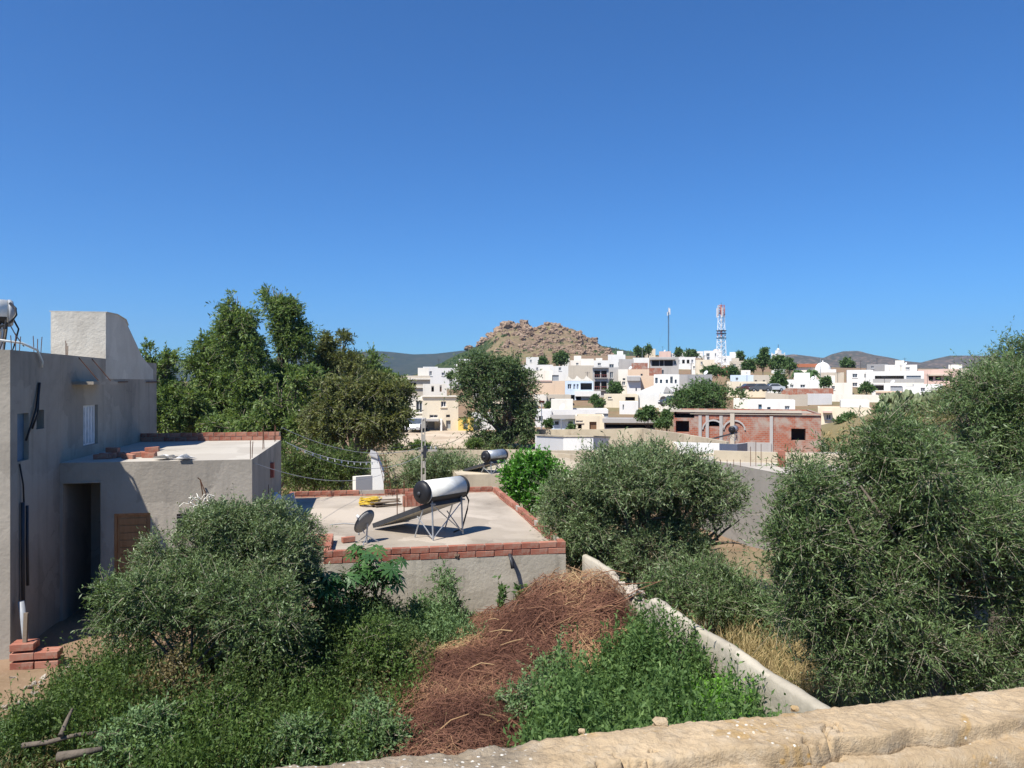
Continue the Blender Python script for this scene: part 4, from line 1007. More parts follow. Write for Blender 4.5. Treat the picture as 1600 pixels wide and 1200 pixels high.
# centre, upper row
house('white house with small window under the rocky hill', 800, 864, 570, 588, WHITE, [(838, 574, 841, 580, 'w'), (848, 575, 854, 579, 'w')])
house('cream flat-roofed house at the foot of the tan hillside', 891, 914, 563, 578, WARMW, [(900, 567, 904, 570, 'w')])
house('beige flat-roofed house right of the cream one below the hillside', 914, 930, 564, 578, BEIGE, [])
house('tiny white house among bushes below the hillside', 822, 842, 558, 574, WHITE, [(828, 562, 831, 566, 'w')], D=245)
house('small white house right of the dark hillside tree', 878, 890, 559, 572, WHITE, [(882, 563, 885, 567, 'w')], D=245)
house('tall white house at the right foot of the hillside', 950, 977, 554, 576, WHITE, [(963, 566, 967, 572, 'w')])
house('white house with two windows above the dark balcony house', 928, 966, 563, 580, WHITE, [(934, 567, 939, 571, 'w'), (952, 569, 959, 575, 'w')], D=225)
house('grey gabled house with sloping shoulder', 967, 990, 561, 584, GREYC, [], D=212)
house('white house behind a brick wall right of the grey gable', 989, 1014, 559, 572, WHITE, [], D=225)
house('orange brick house in front of a white one', 987, 1012, 567, 582, BRICKW, [], D=205)
house('grey house with three wide dark terrace openings', 1016, 1060, 558, 590, GREYC, [(1019, 563, 1030, 572, 'o'), (1031, 563, 1037, 572, 'o'), (1038, 563, 1051, 572, 'o'), (1034, 578, 1037, 584, 'w'), (1053, 564, 1056, 569, 'w')], D=190, extra=ex_boxes([('roof_slab', 1015, 559.5, 1054, 562, -.9, .1, GREYC)]))
# centre, second row
house('white house with a grey panel beside the brown block', 863, 890, 572, 600, WHITE, [(873, 574, 877, 579, 'w'), (862.6, 586, 873, 595, 'g')], D=172)
house('pinkish cream house left of the grey panelled one', 826, 863, 579, 600, WARMW, [], D=176)
house('brown beige windowless block above the zigzag parapet', 888, 928, 571, 600, BEIGE, [], D=158)
house('grey two-storey house with dark red balconies', 926, 951, 573, 622, GREYC, [(929, 579, 948, 590, 'B'), (929, 596, 948, 609, 'B')], D=140, extra=ex_boxes([('roof_slab', 925, 573.5, 952, 575, -.5, .1, GREYC)]))
house('grey side house with one window right of the dark balconies', 951, 967, 574, 606, GREYC, [(953, 581, 958, 591, 'w')], D=146)
house('long peach house below the pinkish cream one', 833, 884, 595, 620, PEACH, [], D=140, extra=ex_boxes([('coping', 833, 594, 862, 596, -.15, .4, PINK)]))
def zig(g, xc, D, k, w, h, zb, dep):
    m = MB(); z = h; pts = [(-w/2, 0, z-.05)]; n = 3
    for i in range(n):
        a = -w/2+w*i/n; pts += [(a+w/n*.25, 0, z+.9), (a+w/n*.5, 0, z+.55), (a+w/n*.75, 0, z+.25), (a+w/n, 0, z+.3 if i < n-1 else z-.05)]
    m.prism(pts, (0, .2, 0)); m.build('zigzag_parapet', WARMW, g)
    a, z1 = loc_px(898, 611, xc, k, zb); b, z0 = loc_px(938, 619, xc, k, zb); MB().box(a, b, -1.6, -.1, z0, z1).build('balcony_front', WHITE, g)
    a, z1 = loc_px(883, 609, xc, k, zb); b, z0 = loc_px(926, 613, xc, k, zb); MB().box(a, b, -1.5, -1.45, z0, z1).build('glass_rail', PALEB, g)
house('pale blue house with zigzag parapet and long balcony', 883, 927, 595, 628, PALEB, [(887, 600, 893, 608, 'w'), (896, 600, 899, 608, 'd'), (901, 600, 904, 608, 'd'), (907, 598, 925, 609, 'o'), (891, 617, 898, 625, 'o'), (900, 616, 908, 625, 'o')], D=132, extra=zig)
house('low beige house with small windows under the pale blue one', 853, 892, 617, 632, BEIGE, [(859, 622, 867, 627, 'w'), (878, 624, 883, 627, 'w')], D=120)
house('white and pink front beside the mid tree', 834, 854, 617, 633, WARMW, [(842, 626, 851, 631, 'r')], D=118)
house('peach and white narrow house right of the grey side house', 966, 981, 577, 618, WARMW, [(972, 596, 977, 602, 'w'), (973, 591, 977, 594, 'w')], D=144)
house('white house under a grey awning', 980, 1001, 587, 618, WHITE, [(993, 606, 995, 611, 'w')], D=138, extra=ex_boxes([('awning', 980, 588, 1000, 595, -.8, 0, GREYC)]))
house('peach upper house behind the grey awning', 980, 1014, 577, 592, PEACH, [(1001, 584, 1004, 588, 'w')], D=160)
house('red gabled brick house end below the grey terraces', 1013, 1034, 575, 592, BRICKW, [], D=168)
house('blank peach wall house left of the small white house', 1000, 1024, 587, 612, PEACH, [], D=142)
def stair(g, xc, D, k, w, h, zb, dep):
    a = lambda px, py: loc_px(px, py, xc, k, zb)
    p = [a(996, 613), a(1012, 606), a(1024, 601), a(1050, 601), a(1056, 613), a(1056, 618), a(996, 618)]
    MB().prism([(x, -4.5, z) for x, z in p], (0, 4.4, 0)).build('stair_roof', WHITE, g)
    q0, q1 = a(1036, 604), a(1052, 613); MB().prism([(q0[0], -4.6, q1[1]), (q0[0]+.5, -4.6, q0[1]), (q1[0]-1.2, -4.6, q0[1]), (q1[0], -4.6, q1[1])], (0, .08, 0)).build('skylight', GREYC, g)
    r0, r1 = a(996, 612), a(1031, 634); MB().box(r0[0], r1[0], -4.8, -4.4, r1[1]-1, r0[1]).build('front_wall', WHITE, g)
house('small white house with four dark windows above a white stair wall', 1022, 1061, 585, 617, WHITE, [(1024, 590, 1028, 599, 'w'), (1031, 593, 1035, 599, 'w'), (1040, 593, 1044, 599, 'w'), (1047, 588, 1051, 599, 'w'), (1054, 593, 1057, 599, 'w')], D=120, extra=stair)
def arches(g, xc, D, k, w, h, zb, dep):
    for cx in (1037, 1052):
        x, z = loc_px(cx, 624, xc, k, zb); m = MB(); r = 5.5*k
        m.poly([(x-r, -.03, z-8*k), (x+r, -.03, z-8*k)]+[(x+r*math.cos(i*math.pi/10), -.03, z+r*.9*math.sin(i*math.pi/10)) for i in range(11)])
        m.build('arch_shade', DARK, g)  # flat dark shape on the solid wall paints the arch's inner shade
house('white porch with two round arches beside the parked dark car', 1030, 1064, 616, 636, WARMW, [], D=108, extra=arches)
house('bare grey block behind the spreading roadside tree', 1060, 1112, 585, 616, DGREY, [], D=128, extra=ex_boxes([('side_wall', 1059, 586, 1075, 612, -.08, 0, GREYC)]))
house('long beige house with rounded roof arch', 944, 997, 616, 636, CREAM, [(950, 620, 956, 623, 'w'), (977, 620, 992, 626, 'o')], D=116)
house('blank white garden house below the rounded arch', 968, 997, 628, 645, WHITE, [(973, 632, 975, 640, 'd')], D=104)
# centre, lower row
house('long white low house above the pale blue front', 858, 950, 640, 668, WHITE, [(930, 646, 950, 652, 'd')], D=90)
house('pale blue low house with two framed windows', 862, 899, 652, 674, PALEB, [(867, 656, 873, 664, 'w'), (888, 656, 895, 664, 'w')], D=80, extra=ex_boxes([('awning', 860, 648, 899, 654, -.6, .05, GREYC)]))
house('cream low house with planted yard and brown door', 899, 944, 650, 676, CREAM, [(900, 657, 911, 660, 'w'), (921, 659, 932, 671, 'k'), (903, 663, 909, 670, 'o')], D=77)
house('long open shed with grey slab roof and shaded front', 944, 1023, 656, 676, GREYC, [(946, 661, 1021, 669, 'o')], D=72, extra=ex_boxes([('roof_slab', 942, 653.5, 1024, 660, -.9, .1, GREYC)]))
house('white low house left of the pale blue front', 836, 862, 641, 672, WHITE, [(842, 650, 848, 658, 'w')], D=86)
# right side
house('cream long yard house with shrubs below the lattice tower', 1137, 1196, 596, 618, CREAM, [(1127, 598, 1136, 606, 'w')][:0], D=140)
house('bluish white garden house behind the cream yard wall', 1142, 1180, 586, 604, PALEB, [(1150, 590, 1154, 595, 'w')], D=160)
house('beige house with two dark windows beside the dark trees', 1178, 1206, 586, 604, BEIGE, [(1180, 594, 1183, 598, 'w'), (1192, 594, 1195, 598, 'w')], D=158)
house('long white low house above a red brick wall', 1230, 1284, 593, 612, WHITE, [(1236, 601, 1241, 606, 'w'), (1251, 601, 1258, 606, 'w')], D=150)
house('white house with blue panels below the spreading tree', 1170, 1240, 625, 650, WHITE, [(1225, 634, 1232, 643, 'b'), (1199, 636, 1204, 646, 'b'), (1186, 632, 1191, 642, 'b')], D=92, extra=ex_boxes([('side_wing', 1148, 624, 1172, 640, 1.5, 7, WARMW)]))
house('beige house with one small window beside the earth bank', 1281, 1357, 637, 668, CREAM, [(1293, 648, 1300, 656, 'w')], D=86, extra=ex_boxes([('awning', 1288, 642, 1301, 645, -.8, 0, PINK), ('upper_wall', 1315, 626, 1356, 637.2, 1.5, 6, WARMW)]))
house('white two-storey house right of the shrine', 1325, 1362, 578, 612, WHITE, [(1333, 584, 1340, 590, 'w'), (1329, 599, 1333, 603, 'w'), (1333, 598, 1340, 604, 'w'), (1350, 584, 1353, 590, 'w')], D=165)
house('white house with dark grey upper front', 1356, 1386, 569, 590, DGREY, [(1362, 572, 1366, 576, 'w')], D=195)
house('tall white block on the right of the town', 1385, 1430, 570, 592, WHITE, [(1398, 573, 1401, 578, 'w'), (1412, 574, 1420, 577, 'w')], D=190)
house('wide white house with a grey railed terrace', 1357, 1438, 580, 612, WHITE, [(1370, 587, 1411, 596, 'o'), (1414, 587, 1434, 597, 'g')], D=155, extra=ex_boxes([('terrace_rail', 1367, 592, 1438, 598, -1.1, -1.0, GREYC)]))
house('white house with dark garage under the grey railed terrace', 1365, 1412, 599, 618, WHITE, [(1368, 601, 1382, 610, 'o'), (1391, 603, 1407, 611, 'g')], D=140, extra=ex_boxes([('coping', 1370, 611, 1415, 613.5, -1, -.2, PEACH)]))
house('white gate house at the right end of the cream wall', 1412, 1432, 604, 626, WHITE, [], D=132)
house('unfinished reddish house at the far right of the town', 1438, 1494, 577, 606, PINK, [(1453, 588, 1459, 594, 'o'), (1462, 588, 1470, 594, 'o'), (1474, 588, 1480, 594, 'o')], D=170, extra=ex_boxes([('roof_slab', 1452, 585, 1484, 587, -.8, 0, BEIGE), ('upper_wall', 1452, 577, 1472, 579, .4, 4, BEIGE)]))
house('long low beige house behind the prickly pears', 1472, 1540, 576, 598, BEIGE, [(1490, 582, 1494, 587, 'w')], D=185)
house('tan house below the white shrine dome', 1278, 1317, 582, 600, BEIGE, [(1288, 587, 1296, 593, 'w')], D=172)

# shrine with white dome
def dome(g, xc, D, k, w, h, zb, dep):
    r = 12*k; MB().lathe([(r*1.02, -.1), (r*1.02, .3)]+[(r*math.cos(a), .3+r*1.05*math.sin(a)) for a in [i*math.pi/20 for i in range(10)]]+[(0, .3+r*1.05)], ((1286.5-xc)*k, dep*.45, h-.45), (0, 0, 1), 28).build('dome', WHITE, g, True)
    MB().lathe([(.1, 0), (.18, .2), (0, .6)], ((1286.5-xc)*k, dep*.45, h-.2+r*1.05), (0, 0, 1), 8).build('finial', WHITE, g)
house('white shrine with a large round dome', 1272, 1305, 577, 592, WHITE, [], D=186, cat='shrine', name='shrine', group=None, dep=8, extra=dome)
house('low building with orange tiled roof left of the dome', 1241, 1275, 570, 590, WARMW, [], D=192, extra=ex_boxes([('tiled_roof', 1240, 568.5, 1275, 573.5, -.5, .2, flat('orange_tiles', (.36, .13, .07), .8))]))
# minaret
D = 215; k = D/F; X, Y = XY(1216, D); zb = T(X, Y)-1
g = thing('minaret', 'square white minaret with lantern above the dark trees', 'minaret', (X, Y, zb), .35)
ht = H-(553-HY)*k-zb; w = 7.2*k
m = MB(); wall_holes(m, (-w, -w, 0), (1, 0, 0), (0, -1, 0), 2*w, 0, ht, [(w*.75, w*1.25, ht-2.2, ht-.9)], .3)
m.quad((w, -w, 0), (w, w, 0), (w, w, ht), (w, -w, ht)); m.quad((-w, w, 0), (-w, -w, 0), (-w, -w, ht), (-w, w, ht)); m.quad((w, w, 0), (-w, w, 0), (-w, w, ht), (w, w, ht)); m.quad((-w, -w, ht-.3), (w, -w, ht-.3), (w, w, ht-.3), (-w, w, ht-.3)); m.build('shaft', WHITE, g)
MB().quad((-w*.25, -w+.28, ht-2.2), (w*.25, -w+.28, ht-2.2), (w*.25, -w+.28, ht-.9), (-w*.25, -w+.28, ht-.9)).build('opening_shade', DARK, g)  # dark sheet painted as the shade within the recess
for sx in (-1, 1):
    for sy in (-1, 1): MB().box(sx*w-.18 if sx > 0 else -w, w if sx > 0 else -w+.18, sy*w-.18 if sy > 0 else -w, w if sy > 0 else -w+.18, ht, ht+.35).build('merlon', WHITE, g)
MB().box(-w*.45, w*.45, -w*.45, w*.45, ht-.3, ht+1.0).build('lantern', WHITE, g); MB().lathe([(w*.42, 0), (w*.3, .4), (0, .7)], (0, 0, ht+1.0), (0, 0, 1), 12).build('cap', WHITE, g, True)
MB().tube([(0, 0, ht+1.6), (0, 0, ht+2.7)], .07, 5).build('finial', DMETAL, g)

# unfinished brick house
D = 58; k = D/F
def brickx(g, xc, D, k, w, h, zb, dep):
    a = lambda px, py: loc_px(px, py, xc, k, zb)
    x0, z1 = a(1050, 641); x1, z0 = a(1277, 649); MB().box(x0, x1-1.5, -.18, .15, z1-.16, z1).build('roof_beam', BEIGE, g); MB().box(x0+1.5, x1, -.12, .2, z1-.33, z1-.29).build('slab_edge', BEIGE, g)
    for cx, ry in ((1116, 17), (1148, 20)):
        x, z = a(cx, 672); m = MB(); r = 15*k; ro = 17*k
        pts = [(x+ro*math.cos(i*math.pi/12), -.1, z+ro*.95*math.sin(i*math.pi/12)) for i in range(13)]+[(x+r*math.cos(i*math.pi/12), -.1, z+r*.9*math.sin(i*math.pi/12)) for i in reversed(range(13))]
        for i in range(12): m.prism([pts[i], pts[i+1], pts[-2-i], pts[-1-i]], (0, .14, 0))
        m.build('arch_ring', GREYC, g); x2, z2 = a(cx, 694)
    for px_ in (1096, 1107, 1128, 1203): x, z = a(px_, 650); MB().box(x-.12, x+.12, -.09, .05, 0, z).build('column', GREYC, g)
    x, z = a(1145, 646); MB().box(x-.16, x+.16, -.16, .02, 0, z).build('column', BEIGE, g)
    x0, z1 = a(1204, 706); x1, z0 = a(1275, 709); MB().box(x0, x1, -.3, 0, z0, z1).build('slab_edge', GREYC, g)
    x0, z1 = a(1165, 691); x1, z0 = a(1203, 707); MB().box(x0, x1, -.2, -.02, z0, z1).build('plinth', GREYC, g)
house('unfinished red hollow brick house with grey arches and dark window', 1055, 1275, 645, 709, BRICKW, [(1232, 668.5, 1253, 687, 'o'), (1058, 659, 1079, 677, 'o'), (1056, 644.8, 1087, 654, 'o'), (1107, 656, 1130, 667, 'o'), (1150, 656, 1172, 663, 'w')][:4], D=58, dep=9, ph=.12, roof=ROOFC, extra=brickx)
h_ = heater('solar_water_heater', 'dark ended solar tank in front of the unfinished brick house', P(1146, 689, 54.5), math.radians(62), .25, 1.1, .9, .85, 1.7, BLACKP, METAL, 'rooftop solar water heaters')

# long walls of the yards
def long_wall(label, pts, zt_px, mat, thick=.22, name='wall', hgt=None, cop=None):
    """pts: (px, py of the top, distance)"""
    m = MB(); q = [P(a, b, d) for a, b, d in pts]; g0 = thing(name, label, 'wall', (q[0].x, q[0].y, 0)); o0 = Vector((q[0].x, q[0].y, 0))
    for a, b in zip(q, q[1:]):
        a, b = a-o0, b-o0; d = Vector((b.x-a.x, b.y-a.y, 0)); L = d.length; n_ = max(2, int(L/.8)); nn = Vector((-d.y, d.x, 0)).normalized()*thick
        m.prism([(a.x, a.y, -2.0), (b.x, b.y, -2.0), b, a], nn)
    m.build('wall_body', mat, g0)
    if cop:
        m = MB()
        for a, b in zip(q, q[1:]):
            a, b = a-o0, b-o0; d = (b-a); nn = Vector((-d.y, d.x, 0)).normalized(); c = (a+b)/2; m.obox(c+nn*thick/2+Vector((0, 0, .05)), d/2, nn*(thick/2+.05), (0, 0, .045))
        m.build('coping', cop, g0)
    return g0
long_wall('bright white yard wall left of the centre olive tops', [(838, 681, 50), (880, 683, 50.5), (927, 683, 50), (953, 684, 55)], None, WHITE, .25, cop=OLDWALL)
long_wall('stained cream wall above the bright white yard wall', [(838, 671, 62), (927, 671, 60), (1000, 669, 58), (1060, 677, 52), (1135, 690, 47.5)], None, OLDWALL)
long_wall('second stained cream wall behind the middle olive', [(951, 687, 49), (1050, 689, 47), (1052, 697, 44)], None, OLDWALL)
long_wall('white low wall in front of the unfinished brick house', [(1053, 691, 45.5), (1124, 693, 44.5), (1152, 694, 47)], None, WHITE)
long_wall('grey corrugated fence piece beside the white low wall', [(1152, 694, 47.2), (1168, 692, 50)], None, GREYC)
long_wall('long weathered cream wall behind the utility pole', [(560, 706, 47), (666, 704, 46), (730, 703, 46), (842, 706, 45), (920, 712, 44)], None, OLDWALL, cop=None)
long_wall('lower stained wall under the bright white yard wall', [(780, 702, 49), (838, 704, 47), (940, 704, 46)], None, OLDWALL)
long_wall('wide cream boundary wall behind the neighbour roof', [(1040, 710, 40), (1150, 708, 40), (1290, 709, 41), (1340, 706, 46)], None, CREAM)
long_wall('long cream wall running below the white houses on the right', [(1300, 616, 128), (1372, 617, 126), (1412, 618, 124)], None, WARMW)
long_wall('red brick garden wall below the long white low house', [(1221, 606.5, 140), (1262, 607, 136), (1302, 606.5, 134)], None, BRICKW)
long_wall('white wall piece right below the red brick garden wall', [(1262, 615, 120), (1300, 615, 121)], None, WHITE)
long_wall('broken beige wall above the dusty slope', [(1196, 613, 122), (1232, 617, 118), (1262, 616, 118)], None, BEIGE)
# white gable piece and low white wall behind the villa roof
g = thing('shed', 'small white gable end behind the dusty roof', 'shed', (P(580, 712, 29).x, 29, -1.2))
z1 = P(580, 712, 29).z+1.2; wq = 15/F*29
MB().prism([(0, 0, 0), (wq, 0, 0), (wq*1.35, 0, z1-.75), (wq*.7, 0, z1-.12), (0, 0, z1)], (-.35, 2.0, 0)).build('wall', WHITE, g)
MB().prism([(-.05, -.06, z1), (wq*.7, -.06, z1-.12), (wq*.7, -.06, z1-.07), (-.05, -.06, z1+.05)], (-.35, 2.1, 0)).build('coping', GREYC, g)
long_wall('low white wall beside the small white gable end', [(556, 745, 28), (582, 743, 28.5)], None, WARMW)

# second heater beyond the villa roof, on a low roof
lowr = thing('house', 'low stained house behind the citrus tree carrying a grey tank', 'house', (P(760, 740, 31).x, 31, -2), .19)
MB().box(-1.2, 5.0, 0, 6, 0, P(0, 741, 31).z+2).build('wall', OLDWALL, lowr)
heater('solar_water_heater', 'grey solar tank beyond the brick-edged roof by the citrus tree', P(773, 741, 31.5), math.radians(48), .24, 1.15, .9, .78, 1.5, BLACKP, METAL, 'rooftop solar water heaters')

# ------------------------------------------------------------------ masts
D = 205; k = D/F; X, Y = XY(1127, D); zb = T(X, Y)-.5; ztp = H-(477-HY)*k; ht = ztp-zb
g = thing('lattice_tower', 'red and white lattice telecom tower above the town', 'tower', (X, Y, zb), .5)
TRD, TWH = flat('tower_red', (.42, .10, .07), .6), flat('tower_white', (.72, .72, .72), .6)
wb, wt = 10.5*k, 5.8*k; nsec = 14
def hw(f): return wb+(wt-wb)*min(1, f*1.25)
for i in range(nsec):
    f0, f1 = i/nsec, (i+1)/nsec; z0, z1 = ht*f0, ht*f1; a, b = hw(f0)/2*1.2, hw(f1)/2*1.2; m = MB()
    cs = [(-1, -1), (1, -1), (1, 1), (-1, 1)]
    for j in range(4):
        p, q_ = cs[j], cs[(j+1) % 4]
        m.tube([(p[0]*a, p[1]*a, z0), (p[0]*b, p[1]*b, z1)], .10, 4); m.tube([(p[0]*a, p[1]*a, z0), (q_[0]*b, q_[1]*b, z1)], .045, 4); m.tube([(q_[0]*a, q_[1]*a, z0), (p[0]*b, p[1]*b, z1)], .045, 4); m.tube([(p[0]*b, p[1]*b, z1), (q_[0]*b, q_[1]*b, z1)], .045, 4)
    m.build('section', TRD if i in (0, 1, 12, 13, 8) else TWH, g)
for (zf, an) in ((.90, 0), (.90, 2.1), (.90, 4.2), (.95, 1.0), (.93, 3.2)): MB().obox((math.cos(an)*(wt*.75+.35), math.sin(an)*(wt*.75+.35), ht*zf), (.17, 0, 0), (0, .12, 0), (0, 0, 1.3)).build('antenna', FRAME, g)
an = P(1118, 484, D); MB().obox((an.x-X, -.5, an.z-zb), (.16, 0, 0), (0, .1, 0), (0, 0, .9)).build('antenna', FRAME, g)
for zf in (.55, .61, .65): MB().obox((0, 0, ht*zf), (wt*.95, 0, 0), (0, wt*.95, 0), (0, 0, .10)).build('platform', DMETAL, g)
MB().tube([(0, 0, 0), (0, 0, ht*.98)], .12, 5).build('cable_ladder', DMETAL, g)
MB().tube([(0, 0, ht), (0, 0, ht+.8)], .05, 4).build('lightning_rod', DMETAL, g)
D = 330; k = D/F; X, Y = XY(1044.5, D); zb = T(X, Y)-.5; ht = H-(486-HY)*k-zb
g = thing('radio_mast', 'slender guyed radio mast on the skyline', 'mast', (X, Y, zb))
m = MB(); r = .26; ns = 26
for j in range(3):
    a = 2.1*j; m.tube([(r*math.cos(a), r*math.sin(a), 0), (r*.8*math.cos(a), r*.8*math.sin(a), ht)], .06, 4)
for i in range(ns):
    z0, z1 = ht*i/ns, ht*(i+1)/ns
    for j in range(3): a, b = 2.1*j, 2.1*(j+1); m.tube([(r*math.cos(a), r*math.sin(a), z0), (r*math.cos(b), r*math.sin(b), z1)], .035, 4)
m.build('lattice', DMETAL, g)
for (dx, zf, hh) in ((.5, .985, 1.3), (-.5, .94, .8), (.1, 1.02, 1.0)): MB().obox((dx, -.4, ht*zf), (.2, 0, 0), (0, .15, 0), (0, 0, hh)).build('antenna', FRAME, g)
for j in range(3):
    a = 2.1*j+.5; MB().tube([(0, 0, ht*.9), (7*math.cos(a), 7*math.sin(a), 0)], .018, 4).build('guy_wire', METAL, g)
# thin poles on the skyline and in the streets
for (px_, y0, y1, D, lb) in ((1003.5, 543, 560, 300, 'thin pole on the skyline left of the radio mast'), (877, 655, 672, 70, 'thin pole standing in front of the pale blue low house'), (846, 630, 668, 74, 'thin white pole beside the mid tree'), (1282, 560, 600, 165, 'lamp pole beside the shrine')):
    a, b = P(px_, y0, D), P(px_, y1, D); g = thing('pole', lb, 'pole', (b.x, b.y, b.z-1.5)); MB().tube([(0, 0, 0), (0, 0, a.z-b.z+1.5)], [.08, .05], 6).build('shaft', METAL, g); MB().obox((.15, 0, a.z-b.z+1.5), (.22, 0, 0), (0, .03, 0), (0, 0, .03)).build('arm', METAL, g)

# utility pole and lines
D = 31; X, Y = XY(661.5, D); zt = P(0, 654, D).z; zb = T(X, Y)-.3
g = thing('utility_pole', 'weathered concrete utility pole behind the dusty roof', 'pole', (X, Y, zb), .25)
POLEM = plaster('pole_concrete', (.46, .42, .35), .5, 3, None, .3, .3)
m = MB(); hh = zt-zb; n = 9
for s in (-1, 1): m.prism([(s*.11, -.07, 0), (s*.11+.045*-s, -.07, 0), (s*.075-.03*s, -.05, hh), (s*.075, -.05, hh)], (0, .13, 0))
for i in range(n): z = hh*(i+.3)/n; m.box(-.068, .068, -.05, .045, z, z+.28)
m.build('shaft', POLEM, g)
MB().box(-.2, .55, -.1, -.03, hh-1.35, hh-1.27).build('cross_arm', POLEM, g); MB().box(-.02, .1, -.16, -.07, hh-1.6, hh-1.1).build('bracket', DMETAL, g)
for x in (.1, .3, .5): MB().lathe([(.02, 0), (.04, .05), (.03, .12), (0, .13)], (x, -.065, hh-1.27), (0, 0, 1), 8).build('insulator', GREYP, g)
def wire(label, p0, p1, sag, r=.008, mat=None, n=14, pegs=0, cat='cable', name='cable'):
    p0, p1 = Vector(p0), Vector(p1); g = thing(name, label, cat, p0)
    f = lambda t: (p1-p0)*t-Vector((0, 0, sag*4*t*(1-t)))
    MB().tube([f(i/n) for i in range(n+1)], r, 4).build('line', mat or BLACKP, g)
    for i in range(pegs):
        q = f(.08+.84*i/pegs+.02*((i*7) % 3)); MB().obox(q-Vector((0, 0, .05)), (.012, 0, 0), (0, .01, 0), (0, 0, .04)).build('clip', FRAME if i % 4 else BLUESH, g)
topw = Vector((X, Y, zb+hh-1.15))
wire('power line from the pole to the annex corner, upper', topw, P(440, 668, 22.5), .5, .009, GREYP)
wire('power line from the pole to the annex corner, lower', topw-Vector((0, 0, .3)), P(446, 690, 22.4), .7, .009, GREYP)
wire('clothes line with pegs strung from the annex corner', P(449, 692, 22.3), P(600, 720, 29), .25, .008, FRAME, 14, 18, 'clothes line', 'clothes_line')
wire('thin line from the annex wall over the dusty roof', P(398, 724, 17.2), P(595, 742, 27), .3, .007, GREYP)
wire('black line from the gable to the pole', P(582, 716, 29), topw-Vector((0, 0, 2.1)), .25, .009)
wire('dark cable crossing from the pole towards the gum trees', topw+Vector((0, 0, .1)), P(330, 655, 48), .9, .015)
wire('dark cable from the pole towards the mid tree', topw, P(742, 662, 64), .5, .015)

# ------------------------------------------------------------------ cars
def car(label, px, py, D, yaw, col, s=1.0):
    p = P(px, py, D); z = T(p.x, p.y); z = max(z, p.z-.3)+.1
    g = thing('parked_car', label, 'car', (p.x, p.y, z), yaw, 'parked cars of the town')
    paint = flat('car_paint_%d' % int(px), col, .3, .2, .05, 3, .5)
    pr = [(-2.05, .35), (-2.1, .62), (-1.95, .86), (-1.1, .93), (-.55, 1.40), (.75, 1.43), (1.45, .98), (2.0, .9), (2.08, .6), (2.02, .35)]
    m = MB(); m.prism([(x*s, -.8*s, z_*s) for x, z_ in pr], (0, 1.6*s, 0)); m.build('body', paint, g)
    gl = [(-.98, .95), (-.5, 1.34), (.7, 1.37), (1.28, .98)]
    for sy in (-.806, .80): MB().prism([(x*s, sy*s, z_*s) for x, z_ in gl], (0, .006*s, 0)).build('side_window', GLASS, g)
    MB().quad((-1.1*s, -.7*s, .945*s), (-.57*s, -.68*s, 1.385*s), (-.57*s, .68*s, 1.385*s), (-1.1*s, .7*s, .945*s)).build('windscreen', GLASS, g, False, (-.012*s, 0, .012*s))
    MB().quad((.77*s, -.68*s, 1.41*s), (1.43*s, -.7*s, .995*s), (1.43*s, .7*s, .995*s), (.77*s, .68*s, 1.41*s)).build('rear_window', GLASS, g, False, (.012*s, 0, .012*s))
    for x in (-1.3, 1.3):
        for y in (-.82, .62):
            w_ = MB().lathe([(.31*s, 0), (.31*s, .2*s)], (x*s, y*s, .31*s), (0, 1, 0), 14).build('wheel', BLACKP, g); MB().lathe([(.18*s, -.01), (.18*s, .21*s)], (x*s, y*s, .31*s), (0, 1, 0), 10).build('rim', METAL, w_)
    for y in (-.6, .6): MB().obox((-2.09*s, y*s, .68*s), (.02, 0, 0), (0, .16*s, 0), (0, 0, .07*s)).build('headlight', FRAME, g)
car('small silver car parked in the car port behind the pole', 651, 677, 78, 1.45, (.45, .47, .5))
car('dark car parked before the arched porch', 1054, 633, 98, .5, (.06, .07, .08))
car('maroon car left of the parked row below the dark trees', 1170, 610, 134, .15, (.13, .05, .05))
car('grey car in the middle of the parked row below the dark trees', 1186, 610, 134, .1, (.12, .13, .14))
car('white car at the right of the parked row below the dark trees', 1207, 610, 136, .1, (.6, .62, .64))

# ------------------------------------------------------------------ trees near the camera
tree('olive_tree', 'large grey green olive standing behind the garden wall in the middle', 'tree', 1000, 17.5,
     [(1000, 770, 95, 60), (920, 800, 62, 62), (1085, 800, 68, 68), (1000, 850, 110, 72), (905, 850, 45, 45), (1100, 885, 62, 60), (1010, 735, 85, 34), (960, 745, 60, 38), (1130, 840, 40, 55), (1060, 745, 55, 42), (890, 800, 45, 50)],
     13000, 10, .095, .023, OLIVE, .30, trunk_r=.16, clump=1.3, thr=.37, seed=3, shell=.45, spread=.8, basez=0)
tree('olive_shrub', 'rank olive suckers growing low behind the garden wall', 'shrub', 1130, 14.5,
     [(1110, 930, 60, 45), (1160, 950, 50, 55), (1060, 925, 40, 35), (1210, 960, 40, 60)], 3800, 10, .085, .02, OLIVED, .28, trunk_r=.05, clump=1.6, thr=.38, seed=4, shell=.3, basez=0)
tree('olive_tree', 'huge dark green olive filling the right side', 'tree', 1440, 10.4,
     [(1290, 830, 85, 95), (1400, 760, 110, 95), (1380, 900, 125, 110), (1500, 840, 120, 130), (1300, 960, 85, 85), (1420, 1010, 120, 80), (1540, 980, 110, 120), (1610, 860, 90, 130), (1255, 780, 55, 60), (1352, 735, 56, 46), (1225, 850, 40, 60), (1640, 1010, 90, 90), (1560, 1060, 90, 60), (1330, 1045, 75, 45)],
     20000, 10, .078, .0165, OLIVED, .27, trunk_r=.19, clump=1.0, thr=.405, seed=55, lumps=14, lump_r=(.2, .38), shell=.42, spread=.75, droop=.22, basez=0)
